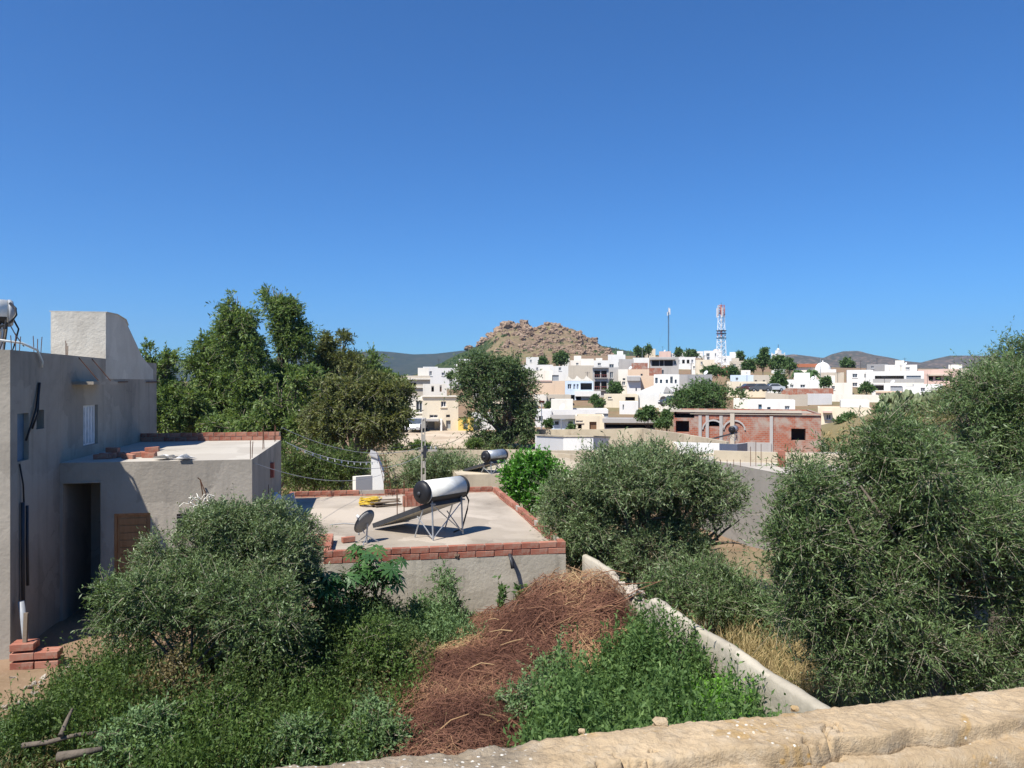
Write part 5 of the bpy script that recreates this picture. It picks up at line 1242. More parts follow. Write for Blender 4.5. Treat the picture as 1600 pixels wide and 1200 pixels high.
tree('olive_tree', 'second olive rising behind the huge right one', 'tree', 1560, 14.5,
     [(1440, 702, 70, 44), (1510, 664, 84, 58), (1590, 640, 70, 85), (1550, 740, 110, 90), (1650, 700, 80, 110), (1460, 730, 70, 60), (1520, 615, 50, 35)],
     9500, 10, .095, .02, OLIVED, .30, trunk_r=.18, clump=1.2, thr=.40, seed=6, shell=.45, basez=0)
tree('olive_tree', 'distant olive crown against the sky at the right edge', 'tree', 1600, 24,
     [(1592, 555, 30, 24), (1570, 585, 36, 26), (1620, 580, 40, 40), (1600, 620, 60, 40)], 2600, 9, .12, .03, OLIVED, .4, trunk_r=.16, seed=7, basez=0)
tree('olive_tree', 'round grey green olive in front of the annex door', 'tree', 385, 13.0,
     [(380, 845, 85, 45), (450, 850, 48, 48), (320, 850, 55, 42), (400, 890, 95, 50), (465, 895, 40, 40), (350, 815, 45, 26), (410, 812, 50, 22), (300, 890, 50, 40), (240, 870, 46, 30)],
     11500, 10, .066, .0165, OLIVE, .20, trunk_r=.1, clump=1.8, thr=.37, seed=8, shell=.45, basez=0)
tree('olive_shrub', 'dark overgrown olive shrub at the foot of the round olive', 'shrub', 290, 11.8,
     [(230, 930, 70, 45), (300, 960, 80, 55), (380, 960, 70, 50), (190, 950, 50, 40), (440, 960, 55, 45)], 5500, 10, .07, .018, OLIVED, .22, trunk_r=.05, clump=1.8, thr=.38, seed=9, shell=.3, basez=0)
tree('citrus_tree', 'bright green citrus tree beside the red brick parapet', 'tree', 836, 27,
     [(830, 742, 36, 32), (850, 760, 30, 34), (812, 745, 24, 26), (845, 722, 22, 14), (840, 775, 40, 25)], 1900, 9, .13, .06, BRIGHT, .3, trunk_r=.1, clump=1.2, thr=.38, seed=10, shell=.55, basez=-1)

# ------------------------------------------------------------------ gum trees behind the annex
GUM = 'tall gum trees behind the annex'
def gum(label, base, D, blobs, n, mat, seed, tr=.2, L=.22, W=.075, droop=.35):
    blobs = [(b[0], b[1], b[2]*.84, b[3]*.84) for b in blobs]
    return tree('gum_tree', label, 'tree', base, D, blobs, int(n*1.2), 9, L*1.05, W*1.1, mat, .55, GUM, trunk_r=tr, clump=.9, thr=.455, lumps=15, lump_r=(.2, .36), core=.42, seed=seed, shell=.4, spread=.7, droop=droop, upb=.1, tw=.012, limbs=4)
gum('tallest gum tree with a bright narrow crown against the sky', 440, 50, [(432, 464, 22, 22), (450, 482, 24, 24), (442, 506, 24, 26), (470, 520, 22, 24), (458, 545, 26, 26), (440, 560, 14, 26), (448, 595, 30, 40)], 2000, EUC, 31)
gum('dark rounded gum tree left of the tallest one', 385, 47, [(368, 474, 18, 18), (358, 500, 26, 24), (382, 506, 18, 26), (368, 535, 38, 30), (394, 554, 24, 30), (385, 590, 40, 36), (400, 640, 45, 40)], 2800, EUC, 32)
gum('bushy gum tree with a pointed top behind the annex roof', 325, 49, [(330, 545, 24, 22), (315, 565, 26, 26), (345, 570, 30, 32), (322, 605, 44, 36), (350, 640, 48, 36), (300, 655, 44, 30)], 2600, EUC, 33)
gum('leftmost gum tree beside the stair tower', 255, 45, [(234, 552, 17, 18), (262, 560, 14, 14), (248, 590, 34, 30), (285, 620, 34, 36), (255, 640, 40, 40), (300, 660, 40, 26)], 2200, EUC, 34)
gum('brownish gum tree right of the tallest one', 515, 53, [(510, 538, 20, 18), (538, 536, 13, 15), (520, 562, 34, 24), (500, 590, 34, 34), (545, 575, 32, 26)], 1700, EUCB, 35)
gum('gum tree with two thin tips against the far hill', 575, 55, [(569, 556, 9, 12), (586, 560, 9, 12), (578, 585, 34, 24), (605, 600, 28, 26), (560, 600, 34, 30)], 1600, EUC, 36)
gum('broad olive brown gum tree with a dark trunk', 553, 42, [(540, 612, 46, 36), (590, 625, 44, 42), (625, 632, 28, 36), (560, 655, 62, 32), (510, 640, 42, 46), (610, 665, 38, 26), (500, 675, 38, 26)], 3300, EUCB, 37, .32)
gum('low gum tree in front of the dark rounded one', 440, 44, [(440, 620, 42, 40), (470, 600, 30, 32), (425, 660, 44, 26), (480, 650, 34, 36), (350, 670, 50, 18)], 2300, EUC, 38)
# shrubs and undergrowth behind the villa roof
tree('shrub', 'grey green shrubs behind the villa roof beside the pole', 'shrub', 700, 33, [(640, 735, 36, 22), (690, 728, 34, 26), (730, 738, 36, 20), (610, 740, 26, 16)], 1900, 8, .16, .035, OLIVE, .5, trunk_r=.05, clump=1, thr=.36, seed=41, basez=-1)
tree('shrub', 'green tangle of shrubs behind the annex and dusty roof', 'shrub', 490, 33, [(470, 720, 36, 20), (510, 728, 40, 24), (545, 728, 22, 26), (490, 745, 50, 16)], 1900, 8, .15, .05, leafmat('tangle_leaf', [(0, (.03, .05, .015)), (.5, (.06, .085, .025)), (1, (.12, .14, .05))]), .5, trunk_r=.05, clump=1, thr=.34, seed=42, basez=-1)
tree('street_tree', 'large dark tree in the middle before the white houses', 'tree', 785, 61, [(748, 574, 28, 16), (785, 574, 32, 20), (810, 592, 24, 22), (728, 605, 28, 26), (770, 605, 40, 34), (812, 625, 26, 28), (745, 640, 32, 26), (795, 655, 40, 36), (770, 685, 34, 20), (815, 685, 22, 18)],
     4600, 9, .23, .09, leafmat('mid_tree_leaf', [(0, (.034, .055, .026)), (.5, (.072, .10, .048)), (.85, (.12, .15, .075)), (1, (.17, .20, .11))]), .65, trunk_r=.28, clump=.6, thr=.47, seed=43, lumps=14, lump_r=(.2, .38), shell=.4, spread=.8, droop=.25, tw=.012)
tree('street_tree', 'spreading roadside tree above the unfinished brick house', 'tree', 1110, 74, [(1105, 612, 34, 14), (1082, 622, 24, 14), (1130, 622, 26, 14), (1105, 630, 46, 10), (1068, 626, 14, 10)], 1700, 8, .3, .11, TOWNG, .7, trunk_r=.2, clump=.6, thr=.36, seed=44, shell=.4, tw=.012)

# ------------------------------------------------------------------ trees in the town
TG = 'small trees of the town'
def town_tree(label, px, py, rx, ry, D, seed, mat=TOWNG, dens=1.0, name='town_tree'):
    k = D/F; n = int(260*dens*max(.5, min(2.2, rx*ry/150)))
    rx *= .86; ry *= .84; bl = [(px, py, rx*.72, ry*.72), (px-rx*.45, py+ry*.3, rx*.5, ry*.5), (px+rx*.45, py+ry*.2, rx*.5, ry*.5), (px+rx*.12, py-ry*.45, rx*.42, ry*.45)]
    return tree(name, label, 'tree' if 'tree' in name or 'cypress' in name else 'shrub', px, D, bl, n, 7, 3.6*k, 1.7*k, mat, 3.6*k, TG if 'tree' in name else None, trunk_r=.9*k, clump=.25/k, thr=.33, seed=seed, limbs=2, twigs=False, lumps=6)
for i, a in enumerate([
    ('dark tree at the foot of the tan hillside', 876, 560, 15, 13, 240), ('small bush tree left of the dark hillside tree', 848, 565, 8, 9, 238),
    ('dark tree in front of the grey side house', 961, 608, 14, 12, 125), ('small tree below the beige yard wall left', 937, 632, 9, 11, 108), ('tiny tree below the balcony front', 929, 624, 7, 7, 112),
    ('dense dark tree left of the unfinished house', 1012, 648, 22, 14, 68), ('light green tree beside the white stair wall', 1042, 650, 12, 14, 66), ('low green tree before the dark shed end', 1034, 662, 16, 10, 64),
    ('green tree left of the tower foot', 1112, 580, 22, 10, 170), ('green tree right of the tower foot', 1143, 582, 14, 9, 172),
    ('round tree on the skyline behind the long white house', 1080, 553, 17, 6, 300), ('dark skyline tree right of the lattice tower', 1156, 557, 6, 9, 250),
    ('left tree of the dark group below the minaret', 1171, 572, 13, 14, 178), ('tallest tree of the dark group below the minaret', 1192, 560, 12, 20, 182), ('grey green tree right below the minaret', 1216, 566, 18, 15, 180), ('right end tree of the dark group by the minaret', 1233, 570, 11, 13, 178),
    ('dark lower tree in front of the group below the minaret', 1217, 597, 17, 21, 142), ('tree between the brick wall and the shrine', 1291, 597, 10, 11, 138),
    ('tree on the slope right of the shrine', 1323, 568, 14, 9, 260), ('dark tree before the white two-storey house', 1354, 606, 14, 9, 128),
    ('bushy grey green tree on the earth bank', 1388, 634, 27, 22, 74), ('low bush on the earth bank beside the beige house', 1325, 656, 24, 14, 64),
    ('small tree left of the mid tree by the low white house', 704, 587, 7, 6, 140), ('small shrub tree in the white house yard', 857, 662, 10, 8, 72), ('plants before the cream low house', 892, 668, 7, 5, 70),
    ('dark tree at the skyline beside the radio mast', 1060, 551, 4, 7, 290), ('pale shrub tree below the mid tree lower right', 858, 633, 12, 6, 100)]):
    town_tree(*a, seed=100+i)
for i, a in enumerate([('dark shrub before the dusty lot beside the pole', 655, 695, 20, 8, 54), ('low dark shrubs at the foot of the mid tree', 742, 692, 18, 10, 55), ('small bush left at the edge of the dusty lot', 622, 699, 10, 5, 53)]):
    town_tree(*a, seed=140+i, mat=EUC, name='shrub')
for i, (px_, py_, h_) in enumerate([(995, 547, 9), (1002, 549, 7), (1013, 543, 6)]):
    town_tree(('left', 'middle', 'right')[i]+' dark cypress on the skyline left of the radio mast', px_, py_+3, 2.2, h_, 310, 150+i, name='cypress')
def palm(label, px, py, D, r, seed):
    rng = random.Random(seed); k = D/F; X, Y = XY(px, D); zb = T(X, Y); zc = P(px, py, D).z-zb; g = thing('palm_tree', label, 'palm', (X, Y, zb), 0, 'palms by the shrine')
    MB().tube([(0, 0, 0), (.1, 0, zc*.5), (0, 0, zc)], [.35, .28, .3], 8).build('trunk', BARK, g)
    m = MB()
    for i in range(34):
        a = rng.uniform(0, 6.28); e = rng.uniform(-.5, 1.2); R = r*k*rng.uniform(.8, 1.1); pts = []
        for j in range(6):
            t_ = j/5; pts.append(Vector((math.cos(a)*math.cos(e)*R*t_, math.sin(a)*math.cos(e)*R*t_, zc+math.sin(e)*R*t_-.65*R*t_*t_)))
        sd = Vector((-math.sin(a), math.cos(a), 0))
        for j in range(5):
            for s in (-1, 1):
                w0 = .55*(1-abs(j/5-.4)); m.quad(pts[j], pts[j+1], pts[j+1]+sd*s*w0-Vector((0, 0, .3)), pts[j]+sd*s*w0-Vector((0, 0, .3)))
    me = m.mesh('fronds'); at = me.attributes.new('tint', 'FLOAT', 'POINT'); at.data.foreach_set('value', np.random.default_rng(seed).uniform(0, .8, len(me.vertices)).astype(np.float32)); link('fronds', me, TOWNG, g)
palm('left palm below the orange tiled roof', 1247, 582, 165, 13, 1); palm('right palm nearer the shrine dome', 1268, 581, 163, 13, 2)

# conifers covering the far ridge, one mass
rng = np.random.default_rng(5); n = 420; V = []; Fc = []; ti = []
pxs = rng.uniform(905, 1060, n); cy = np.interp(pxs, [p[0] for p in PINE], [p[1] for p in PINE]); f = rng.uniform(0, 1, n)**1.5
for i in range(n):
    D = 900-f[i]*170; k = D/F; s = (1-f[i])**1; base = np.array(P(pxs[i], cy[i]+2+f[i]*17, D)); r = rng.uniform(1.2, 2.4)*k; h = rng.uniform(2.5, 6)*k
    for tr in range(2):
        b = len(V); z0 = base[2]+h*.28*tr-1; rr_ = r*(1-.3*tr)
        for q in range(7): an = q*.9+rng.uniform(-.2, .2); V.append((base[0]+rr_*math.cos(an)*rng.uniform(.75, 1.2), base[1]+rr_*math.sin(an), z0+rng.uniform(0, .15)*h))
        V.append((base[0], base[1], z0+h*.75)); ti += [rng.uniform(0, .7)]*8
        for q in range(7): Fc.append((b+q, b+(q+1) % 7, b+7))
tag(link('pine_wood', fast('pine_wood', V, Fc, ti), TOWNG), 'dark pine wood on the ridge right of the rocky hill', 'wood', kind='stuff')
# scrub on the tan hill and left flank, one mass
bl = []; rg = random.Random(8)
for i in range(150):
    left = i < 70
    px_ = rg.uniform(690, 790) if left else rg.uniform(800, 945); lo = np.interp(px_, [p[0] for p in RT], [p[1] for p in RT]); f_ = rg.uniform(.12, .8) if left else rg.random()
    D_ = 690-170*f_; j = int(np.clip((px_-600)/410*169, 0, 169)); i_ = int(np.argmin(np.abs(Yd[:83, j]-D_))); s_ = rg.uniform(.9, 2.4)*D_/F*(1.2 if left else 1)
    bl.append((Vector((Xr[i_, j], Yd[i_, j], Zr[i_, j]+s_*.3)), (s_, s_, s_*.8)))
p, u = blob_points(bl, 6500, np.random.default_rng(3), .3); V, Fq = leaf_quads(p, nrm(u+rdir(len(p))*.6), 1.1, .7)
tag(link('hill_scrub', fast('hill_scrub', V, Fq, np.repeat(RNG.uniform(0, 1, len(p)), 4)), TOWNG), 'dark scrub bushes dotted over the tan hillside', 'scrub', kind='stuff')

# ------------------------------------------------------------------ prickly pears on the earth bank
def pear(label, px, py, D, w, h, n, seed):
    rng = random.Random(seed); k = D/F; p0 = P(px, py, D); zb = min(T(p0.x, p0.y), p0.z); g = thing('prickly_pear', label, 'cactus', (p0.x, p0.y, zb), 0, 'prickly pears on the earth bank'); m = MB(); W_, H_ = w*k, h*k
    for i in range(n):
        c = Vector((rng.uniform(-W_, W_), rng.uniform(-1.2, 1.2), rng.random()**.8*H_*(1-.3*rng.random())+.1)); a = rng.uniform(0, 6.28); r = rng.uniform(.16, .26); ax = Vector((math.cos(a), math.sin(a), 0)); up = Vector((rng.uniform(-.5, .5), rng.uniform(-.5, .5), 1)).normalized(); nn = ax.cross(up).normalized(); b = len(m.v)
        for s in (1, -1):
            m.v.append(tuple(c+nn*.035*s))
        for q in range(8): an = q*math.pi/4; m.v.append(tuple(c+ax*r*.75*math.cos(an)+up*r*1.25*math.sin(an)))
        for q in range(8): m.f.append((b, b+2+q, b+2+(q+1) % 8)); m.f.append((b+1, b+2+(q+1) % 8, b+2+q))
    m.build('pads', CACT, g)
pear('prickly pear hedge highest on the earth bank', 1440, 640, 56, 52, 30, 420, 1); pear('pale prickly pears lower on the bank by the dark stones', 1345, 668, 50, 24, 22, 180, 2); pear('prickly pears on the skyline of the bank, right', 1500, 605, 60, 40, 22, 260, 3)
tree('shrub', 'scrubby bushes at the crest of the earth bank', 'shrub', 1480, 50, [(1470, 640, 50, 26), (1540, 640, 60, 40), (1430, 665, 40, 22)], 1500, 8, .17, .06, EUCB, .5, trunk_r=.05, seed=61, clump=.9, thr=.38)

# ------------------------------------------------------------------ weeds and undergrowth of the garden
def gnd(x, y): return terr(x, y)
def weed_patch(name, label, poly_px, n, hmin, hmax, nleaf, L, W, mat, seed, upright=.9, spread=1.1, thr=.0, fr=.6, stem=None):
    """upright stems with leaves, rooted inside a ground polygon given as (X, Y) points"""
    rng = np.random.default_rng(seed); P_ = np.array(poly_px); lo, hi = P_.min(0), P_.max(0); pts = []
    q = rng.uniform(lo, hi, (n*4, 2)); ins = np.zeros(len(q), bool); j = len(P_)-1
    for i in range(len(P_)):
        a, b = P_[i], P_[j]; c = ((a[1] > q[:, 1]) != (b[1] > q[:, 1])) & (q[:, 0] < (b[0]-a[0])*(q[:, 1]-a[1])/(b[1]-a[1]+1e-9)+a[0]); ins ^= c; j = i
    q = q[ins]; f = fbm(np.stack([q[:, 0]*fr, q[:, 1]*fr, 0*q[:, 0]+seed], 1), 3, seed); k = f > thr; q, f = q[k][:n], f[k][:n]
    base = np.stack([q[:, 0], q[:, 1], gnd(q[:, 0], q[:, 1])-.03], 1); hh = hmin+(hmax-hmin)*np.clip((f-.3)/.4, 0, 1)*rng.uniform(.3, 1.15, len(q))
    d = nrm(rdir(len(q), rng)*(1-upright)+np.array([0, 0, 1.0])*upright)
    V, Fq, ti, TV, TF = sprays(base, d, hh, nleaf, L, W, rng, spread, .0, .004)
    g = tag(link(name, fast(name, V, Fq, ti), mat), label, 'weeds', kind='stuff')
    link('stems', fast('stems', TV, TF, np.full(len(TV), .3)), stem or mat, g)
    return g
weed_patch('tall_weeds', 'tall green nettle like weeds between brush heap and garden wall', [(-.2, 6.8), (3.1, 6.6), (3.35, 9.0), (2.9, 11.4), (2.3, 12.6), (1.4, 12.0), (.7, 10.6), (.1, 9.2)], 7000, .5, 1.75, 28, .074, .03, NETTLE, 11, .92, .95, .0, 1.5)
weed_patch('lime_weeds', 'yellow green weeds at the near end of the garden wall', [(1.6, 6.8), (3.1, 6.8), (3.2, 9.2), (2.7, 10.4), (1.9, 9.4)], 1700, .6, 1.5, 24, .06, .026, LIMEW, 12, .9, 1.0, .1, 1.4)
weed_patch('grey_weeds', 'grey green weeds in front of the terrace wall', [(-6.5, 6.3), (1.2, 6.3), (.9, 8.9), (.2, 9.4), (-.6, 8.4), (-1.9, 9.2), (-4.2, 9.6), (-6.5, 8.6)], 3800, .12, .75, 18, .046, .02, GREYW, 13, .82, 1.1, .28, 1.6)
weed_patch('dark_undergrowth', 'dark tangled undergrowth below the round olive', [(-6.2, 8.6), (-1.8, 9.0), (-1.5, 11.0), (-1.6, 14.6), (-5.6, 14.4), (-7.4, 12.2)], 5200, .1, 1.2, 15, .06, .026, DARKW, 14, .7, 1.2, .43, 1.1)
weed_patch('wild_weeds', 'mixed green weeds among the dark undergrowth', [(-6.6, 8.2), (-1.8, 8.6), (-1.2, 12.5), (-2.0, 14.4), (-4.8, 14.6), (-7.0, 10.5)], 2600, .2, 1.1, 15, .058, .024, leafmat('wild_leaf', [(0, (.03, .055, .014)), (.5, (.06, .09, .024)), (1, (.11, .14, .045))]), 15, .8, 1.2, .52, .8)
DRYW = leafmat('dry_weed', [(0, (.07, .05, .028)), (.5, (.125, .09, .05)), (1, (.21, .16, .09))], .8, .15)
weed_patch('dry_weeds', 'brown withered weeds scattered through the undergrowth', [(-6.8, 8.0), (-.8, 8.4), (-.9, 12.5), (-4.5, 13.6), (-7.4, 11.5)], 2600, .25, .8, 12, .07, .012, DRYW, 25, .55, .9, .5, .9)
weed_patch('wall_weeds', 'grey green weeds against the foot of the villa wall', [(-3.6, 13.4), (-.6, 13.4), (-.3, 15.2), (-3.2, 14.9)], 1700, .5, 1.3, 18, .07, .024, GREYW, 16, .85, 1.0)
weed_patch('dry_grass', 'straw coloured dry grass right of the garden wall', [(3.3, 11.0), (5.6, 11.0), (5.6, 14.0), (3.2, 14.0)], 1000, .3, 1.0, 9, .2, .008, STRAW, 17, .75, .5)
weed_patch('yard_grass', 'rough green grass right of the garden wall below the olives', [(3.9, 7.0), (9, 7.0), (9.5, 15), (3.4, 16), (3.4, 12.0)], 2400, .25, .8, 10, .10, .018, DARKW, 18, .7, .8)
weed_patch('soil_weeds', 'thin weeds on the bare soil by the tall house', [(-9.0, 9.0), (-6.0, 8.5), (-5.8, 13.5), (-8.8, 13.0)], 1300, .1, .45, 10, .06, .022, GREYW, 19, .6, 1.2, .48, 1.0)
weed_patch('bank_grass', 'dry grass on the earth bank', [(20, 42), (34, 42), (42, 60), (24, 66)], 420, .2, .6, 7, .3, .04, STRAW, 20, .7, .6, .45, .12)
weed_patch('lot_grass', 'rough grass behind the houses below the gum trees', [(-20, 34), (2, 34), (1, 58), (-24, 58)], 2200, .3, 1.0, 8, .3, .06, EUCB, 23, .7, .8, .3, .2)
# bushes standing up out of the undergrowth
def bush(label, px, base, rx, ry, mat, seed, n=700, L=.06, W=.024, spl=.16, group='bushes of the overgrown plot'):
    D = (H-.05)*F/(base-HY); cy = base-ry*1.0
    bl = [(px, cy, rx*.6, ry*.75), (px-rx*.5, cy+ry*.3, rx*.45, ry*.55), (px+rx*.5, cy+ry*.25, rx*.45, ry*.55), (px+rx*.15, cy-ry*.45, rx*.35, ry*.45)]
    return tree('bush', label, 'bush', px, D, bl, n, 10, L, W, mat, spl, group, trunk_r=.02, clump=2.2, thr=.4, seed=seed, lumps=9, lump_r=(.2, .42), limbs=3, basez=0)
WILD = MATS['wild_leaf']
for i, a in enumerate([
    ('grey green bush nearest the terrace wall below the brush heap', 580, 1215, 75, 62, GREYW), ('grey green bush second from the heap along the terrace wall', 465, 1225, 70, 58, GREYW),
    ('mid green bush behind the front grey green ones', 340, 1190, 80, 60, WILD), ('light green bush in the lower left weeds', 225, 1215, 70, 60, GREYW),
    ('dark bush in the middle of the plot', 430, 1120, 85, 70, DARKW), ('yellowish green bush left of the brush heap', 575, 1090, 70, 62, WILD), ('dark bush close under the castor plants', 560, 1020, 85, 62, DARKW),
    ('brown withered bush at the left foot of the brush heap', 655, 1075, 40, 36, DRYW), ('withered bush among the lower left weeds', 265, 1120, 65, 52, DRYW), ('green bush at the edge of the bare soil', 140, 1130, 60, 45, WILD),
    ('dark bush below the annex porch', 200, 1030, 60, 55, DARKW), ('green bush before the villa wall left of the sprig', 690, 1000, 50, 62, GREYW), ('green bush in the shade right of the round olive', 480, 1015, 60, 60, NETTLE), ('low bush at the lower left corner', 40, 1175, 60, 35, GREYW),
    ('grey bush at the near foot of the green weeds', 820, 1165, 70, 62, GREYW), ('pale bush left of the tall green weeds', 880, 1110, 55, 60, GREYW)]):
    bush(*a, seed=200+i, n=int(650*a[3]*a[4]/4200))
# lone sprigs by the villa wall
for i, (px_, py_, hgt, lb) in enumerate(((782, 935, .75, 'leafy sprig standing alone against the villa wall'), (815, 925, .55, 'thinner sprig right of the lone leafy one at the villa wall'))):
    D = 14.9; b = P(px_, py_, D); rng = np.random.default_rng(60+i); base = np.repeat(np.array([[0, 0, 0]]), 5, 0)+rng.normal(size=(5, 3))*.03; d = nrm(rdir(5, rng)*.25+np.array([0, 0, 1.0]))
    V, Fq, ti, TV, TF = sprays(base, d, np.full(5, hgt)*rng.uniform(.6, 1.1, 5), 22, .12, .05, rng, 1.0, 0, .006); g = thing('sprig', lb, 'plant', (b.x, b.y, b.z-.3)); link('leaves', fast('leaves', V, Fq, ti), NETTLE, g); link('stems', fast('stems', TV, TF), BARK, g)

# ------------------------------------------------------------------ castor plants
def star_leaf():
    V = []; Fq = []; n = 8
    for i in range(n):
        a = math.radians(-150+300*i/(n-1)); L = .20*(1-.25*abs(i-(n-1)/2)/(n/2)); w = .028; dx, dy = math.cos(a), math.sin(a); b = len(V)
        V += [(0, 0, 0), (dx*L*.5-dy*w, dy*L*.5+dx*w, .012), (dx*L, dy*L, -.035), (dx*L*.5+dy*w, dy*L*.5-dx*w, .012)]; Fq.append((b, b+3, b+2, b+1))
    return V, Fq
CAST = [leafmat('castor_leaf', [(0, (.035, .075, .028)), (1, (.06, .115, .04))], .4, .25, .4)]
cl = []
for i in range(4):
    V, Fq = star_leaf(); me = fast('leaf', V, Fq, np.full(len(V), i/3)); me.materials.append(CAST[0]); cl.append(me)
def castor(label, px, py_base, D, h, spreadr, n, seed):
    rng = random.Random(seed); b = P(px, py_base, D); g = thing('castor_plant', label, 'plant', (b.x, b.y, b.z), 0, 'castor plants before the villa wall'); m = MB()
    tops = [Vector((rng.uniform(-1, 1)*spreadr*.6, rng.uniform(-.3, .3), h*rng.uniform(.6, .95))) for _ in range(5)]
    for t_ in tops: m.tube([(0, 0, 0), (t_.x*.4, t_.y*.4, t_.z*.5), t_], [.018, .014, .008], 6)
    lv = []
    for i in range(n):
        t_ = rng.choice(tops); a = rng.uniform(0, 6.28); R = rng.uniform(.12, .3); f = rng.uniform(.55, 1.05); s = Vector((t_.x*f, t_.y*f, t_.z*f)); e = s+Vector((math.cos(a)*R, math.sin(a)*R, rng.uniform(-.02, .14))); m.tube([s, (s+e)/2+Vector((0, 0, .03)), e], .005, 4); lv.append((e, a))
    m.build('stem', flat('castor_stem', (.07, .08, .035), .6), g)
    for e, a in lv:
        o = link('leaf', cl[rng.randrange(4)], None, g, e, (rng.uniform(-.5, .5), rng.uniform(.1, .7), a)); s = rng.uniform(.8, 1.35); o.scale = (s, s, s)
castor('castor plant with drooping star leaves against the villa wall', 592, 955, 14.0, 1.25, .62, 64, 1)
castor('lower castor plant beside the round olive', 500, 965, 13.2, .9, .6, 60, 2)

# ------------------------------------------------------------------ heap of dry brush
rng = np.random.default_rng(99)
def heap(x, y):
    a = 1.42*np.exp(-((x-1.5-.10*(13.6-y))/1.6)**2*np.where(x > 1.5, 2.2, .62))*np.exp(-((y-14.2)/2.0)**2*np.where(y > 14.2, 2.2, 1))
    b = .62*np.exp(-((x+.6)/1.55)**2)*np.exp(-((y-11.6)/2.2)**2)+.42*np.exp(-((x+.7)/.85)**2)*np.exp(-((y-9.3)/1.2)**2)
    lump = .14*np.sin(x*3.1+y*1.7)*np.sin(y*2.3-x*1.3)
    return (np.sqrt(a*a+b*b))*(1+lump)
hx = np.linspace(-3.4, 3.4, 96); hy = np.linspace(7.6, 16.2, 100); HX_, HY_ = np.meshgrid(hx, hy); HZ = heap(HX_, HY_)+(fbm(np.stack([HX_.ravel()*3, HY_.ravel()*3, 0*HX_.ravel()], 1), 3, 5).reshape(HX_.shape)-.5)*.12-.12
BRUSH = leafmat('dry_brush', [(0, (.044, .018, .015)), (.35, (.104, .045, .036)), (.65, (.165, .076, .056)), (.85, (.23, .125, .08)), (1, (.33, .215, .135))], .85, .05, .1)
me = grid_mesh('brush_core', HX_, HY_, HZ, True, np.full(HX_.size, .08)); g = tag(link('brush_heap', me, BRUSH), 'heap of rusty brown dry brush leaning on the garden wall', 'brush', kind='stuff')
n = 60000; x = rng.uniform(-2.8, 3.0, n); y = rng.uniform(8.0, 15.9, n); h0 = heap(x, y); keep = h0 > rng.uniform(.05, .32, n); x, y, h0 = x[keep], y[keep], h0[keep]; n = len(x)
e = .05; gx = (heap(x+e, y)-heap(x-e, y))/(2*e); gy = (heap(x, y+e)-heap(x, y-e))/(2*e)
flow = fbm(np.stack([x*.8, y*.8, 0*x], 1), 2, 7)*3.4-1.2+rng.normal(size=n)*.95
d = nrm(np.stack([np.cos(flow), np.sin(flow), gx*np.cos(flow)+gy*np.sin(flow)+rng.normal(size=n)*.38], 1)); L = rng.uniform(.07, .30, n)*np.where(rng.random(n) < .12, 2.4, 1); p = np.stack([x, y, h0-.10+rng.uniform(0, .22, n)**1], 1)-d*L[:, None]/2
nn = nrm(np.stack([-gx, -gy-.4, np.ones(n)], 1)+rdir(n)*.5); sd = nrm(np.cross(d, nn))*(rng.uniform(.002, .005, n)*np.where(rng.random(n) < .1, 1.9, 1))[:, None]; bend = nrm(rdir(n)+np.array([0, 0, .3]))*(L*.12)[:, None]
mid = p+d*L[:, None]*.5+bend; tip = p+d*L[:, None]
V = np.stack([p-sd, p+sd, mid+sd*.8, mid-sd*.8, tip+sd*.3, tip-sd*.3], 1).reshape(-1, 3); b = np.arange(n)[:, None]*6; Fq = np.concatenate([b+np.array([[0, 1, 2, 3]]), b+np.array([[3, 2, 4, 5]])], 0)
ti = np.clip(fbm(np.stack([x*.9, y*.9, 0*x], 1), 3, 17)*1.5-.52+rng.uniform(0, .6, n), 0, 1); link('brush_twigs', fast('brush_twigs', V, Fq, np.repeat(ti, 6)), BRUSH, g)['kind'] = 'stuff'
m = MB(); rg = random.Random(4)
for i in range(330):
    a = rg.uniform(-.9, .9)+.6 if i < 60 else rg.uniform(0, 6.28); x0, y0 = (rg.uniform(.4, 2.0), rg.uniform(12.2, 15.6)) if i < 60 else (rg.gauss(.5, .9), rg.uniform(9.0, 15.4)); z0 = float(heap(np.array(x0), np.array(y0))); L = rg.uniform(.6, 1.5) if i < 60 else rg.uniform(.3, .8)
    if z0 < .2: continue
    q0 = Vector((x0, y0, z0)); q1 = q0+Vector((math.cos(a)*L*.7, -math.sin(a)*L*.3, rg.uniform(-.05, .35)*L))
    if i >= 60: q1.z = float(heap(np.array(q1.x), np.array(q1.y)))+rg.uniform(0, .22); q0.z += .04
    m.tube([q0, (q0+q1)/2+Vector((0, 0, rg.uniform(-.03, .08))), q1], [.012, .009, .005], 5)
me = m.mesh('branches'); at = me.attributes.new('tint', 'FLOAT', 'POINT'); at.data.foreach_set('value', np.repeat(np.random.default_rng(2).uniform(.2, .95, len(me.vertices)//15+1), 15)[:len(me.vertices)].astype(np.float32)); link('branches', me, BRUSH, g)

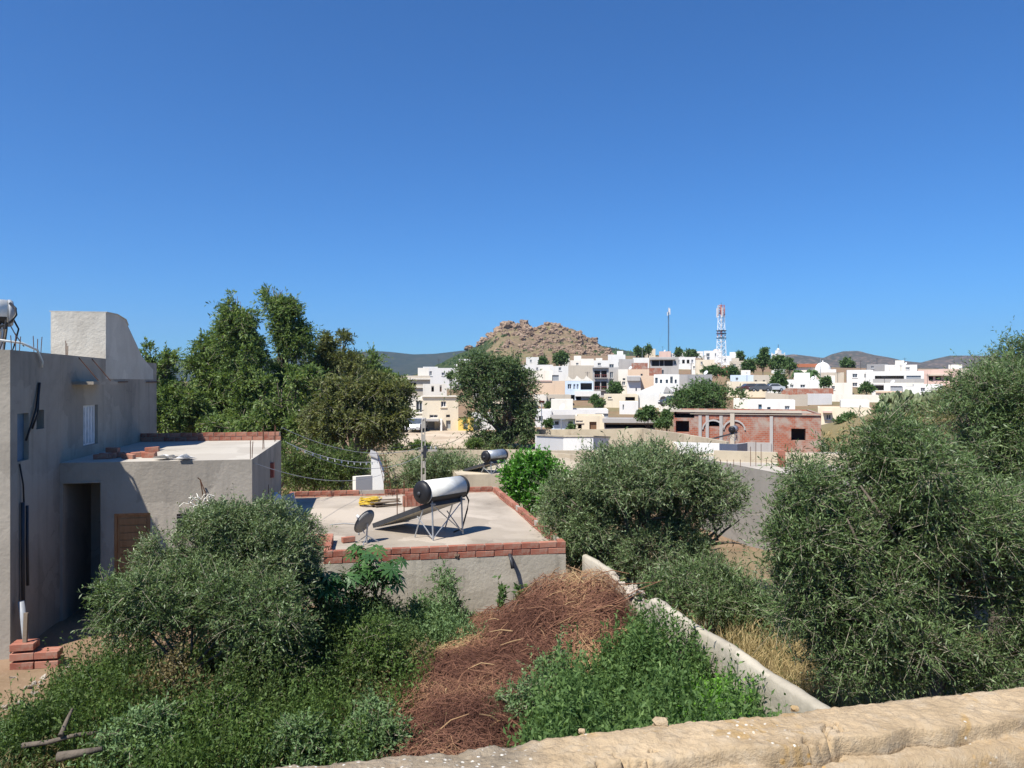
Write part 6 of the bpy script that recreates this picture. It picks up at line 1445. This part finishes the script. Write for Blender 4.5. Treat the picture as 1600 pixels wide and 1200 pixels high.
# ------------------------------------------------------------------ bricks, sticks and stones at the lower left
rd = random.Random(15)
p0 = P(46, 1018, 13.4); g = thing('brick_stack', 'stack of red bricks against the tall house corner', 'bricks', (p0.x-.15, p0.y, T(p0.x, p0.y)), TH)
for r_ in range(3):
    for c in range(1 + (r_ < 2)):
        for dd in range(2): link('brick', BR, None, g, (.02+c*.40+rd.uniform(-.015, .015), dd*.16, .085+r_*.165), (0, 0, rd.uniform(-.04, .04)))
o = tag(MB().obox((0, 0, .25), (.035, 0, 0), (0, .02, 0), (.01, 0, .26)).build('board', PLANK), 'short board standing on the brick stack', 'board'); o.location = (p0.x-.1, p0.y+.05, T(p0.x, p0.y)+.49)
def stick(label, pts, r, name='branch'):
    q = [P(*p) for p in pts]; g = thing(name, label, 'branch', q[0]); o = Vector(q[0]); MB().tube([v_-o for v_ in q], [r*(1-.5*i/(len(q)-1)) for i in range(len(q))], 7).build('wood', BARK, g, True)
stick('long bare branch lying across the lower left weeds', [(35, 1165, 9.6), (75, 1160, 9.6), (120, 1148, 9.7), (175, 1143, 9.8), (215, 1140, 9.9)], .035)
stick('short forked stick standing in the lower left weeds', [(95, 1150, 9.6), (105, 1125, 9.8), (113, 1108, 10)], .035)
stick('thick log lying at the lower left corner', [(90, 1183, 9.2), (130, 1176, 9.25), (160, 1170, 9.3)], .06)
for i in range(34):
    px_, py_ = rd.uniform(-10, 120), rd.uniform(1015, 1140); D = 5.0*F/(py_-HY); p = P(px_, py_, D); s = rd.uniform(.02, .075)
    o = link('stone', rocks[i % 7].copy(), None, None, (p.x, p.y, T(p.x, p.y)+s*.2), (rd.random(), rd.random(), rd.random()*6)); o.scale = (s, s*.8, s*.55); o.data.materials.clear(); o.data.materials.append(MATS['field_stone'])
    tag(o, 'small pale stone on the bare soil by the tall house', 'stone', 'stones on the bare soil')

# ------------------------------------------------------------------ haze: the clear but blue air of the valley
USE_HAZE = True
if USE_HAZE:
    m = MB().box(-4300, 4300, -60, 5400, -8, 420); hz = m.build('haze', None)
    hm = bpy.data.materials.new('valley_air'); hm.use_nodes = True; nt = hm.node_tree
    for n_ in list(nt.nodes):
        if n_.type != 'OUTPUT_MATERIAL': nt.nodes.remove(n_)
    pv = nt.nodes.new('ShaderNodeVolumePrincipled'); pv.inputs['Color'].default_value = (.52, .70, 1, 1); pv.inputs['Density'].default_value = .00009; pv.inputs['Anisotropy'].default_value = .2
    nt.links.new(pv.outputs[0], [n_ for n_ in nt.nodes if n_.type == 'OUTPUT_MATERIAL'][0].inputs['Volume'])
    hz.data.materials.append(hm); tag(hz, 'thin blue haze filling the valley', 'haze', kind='stuff')
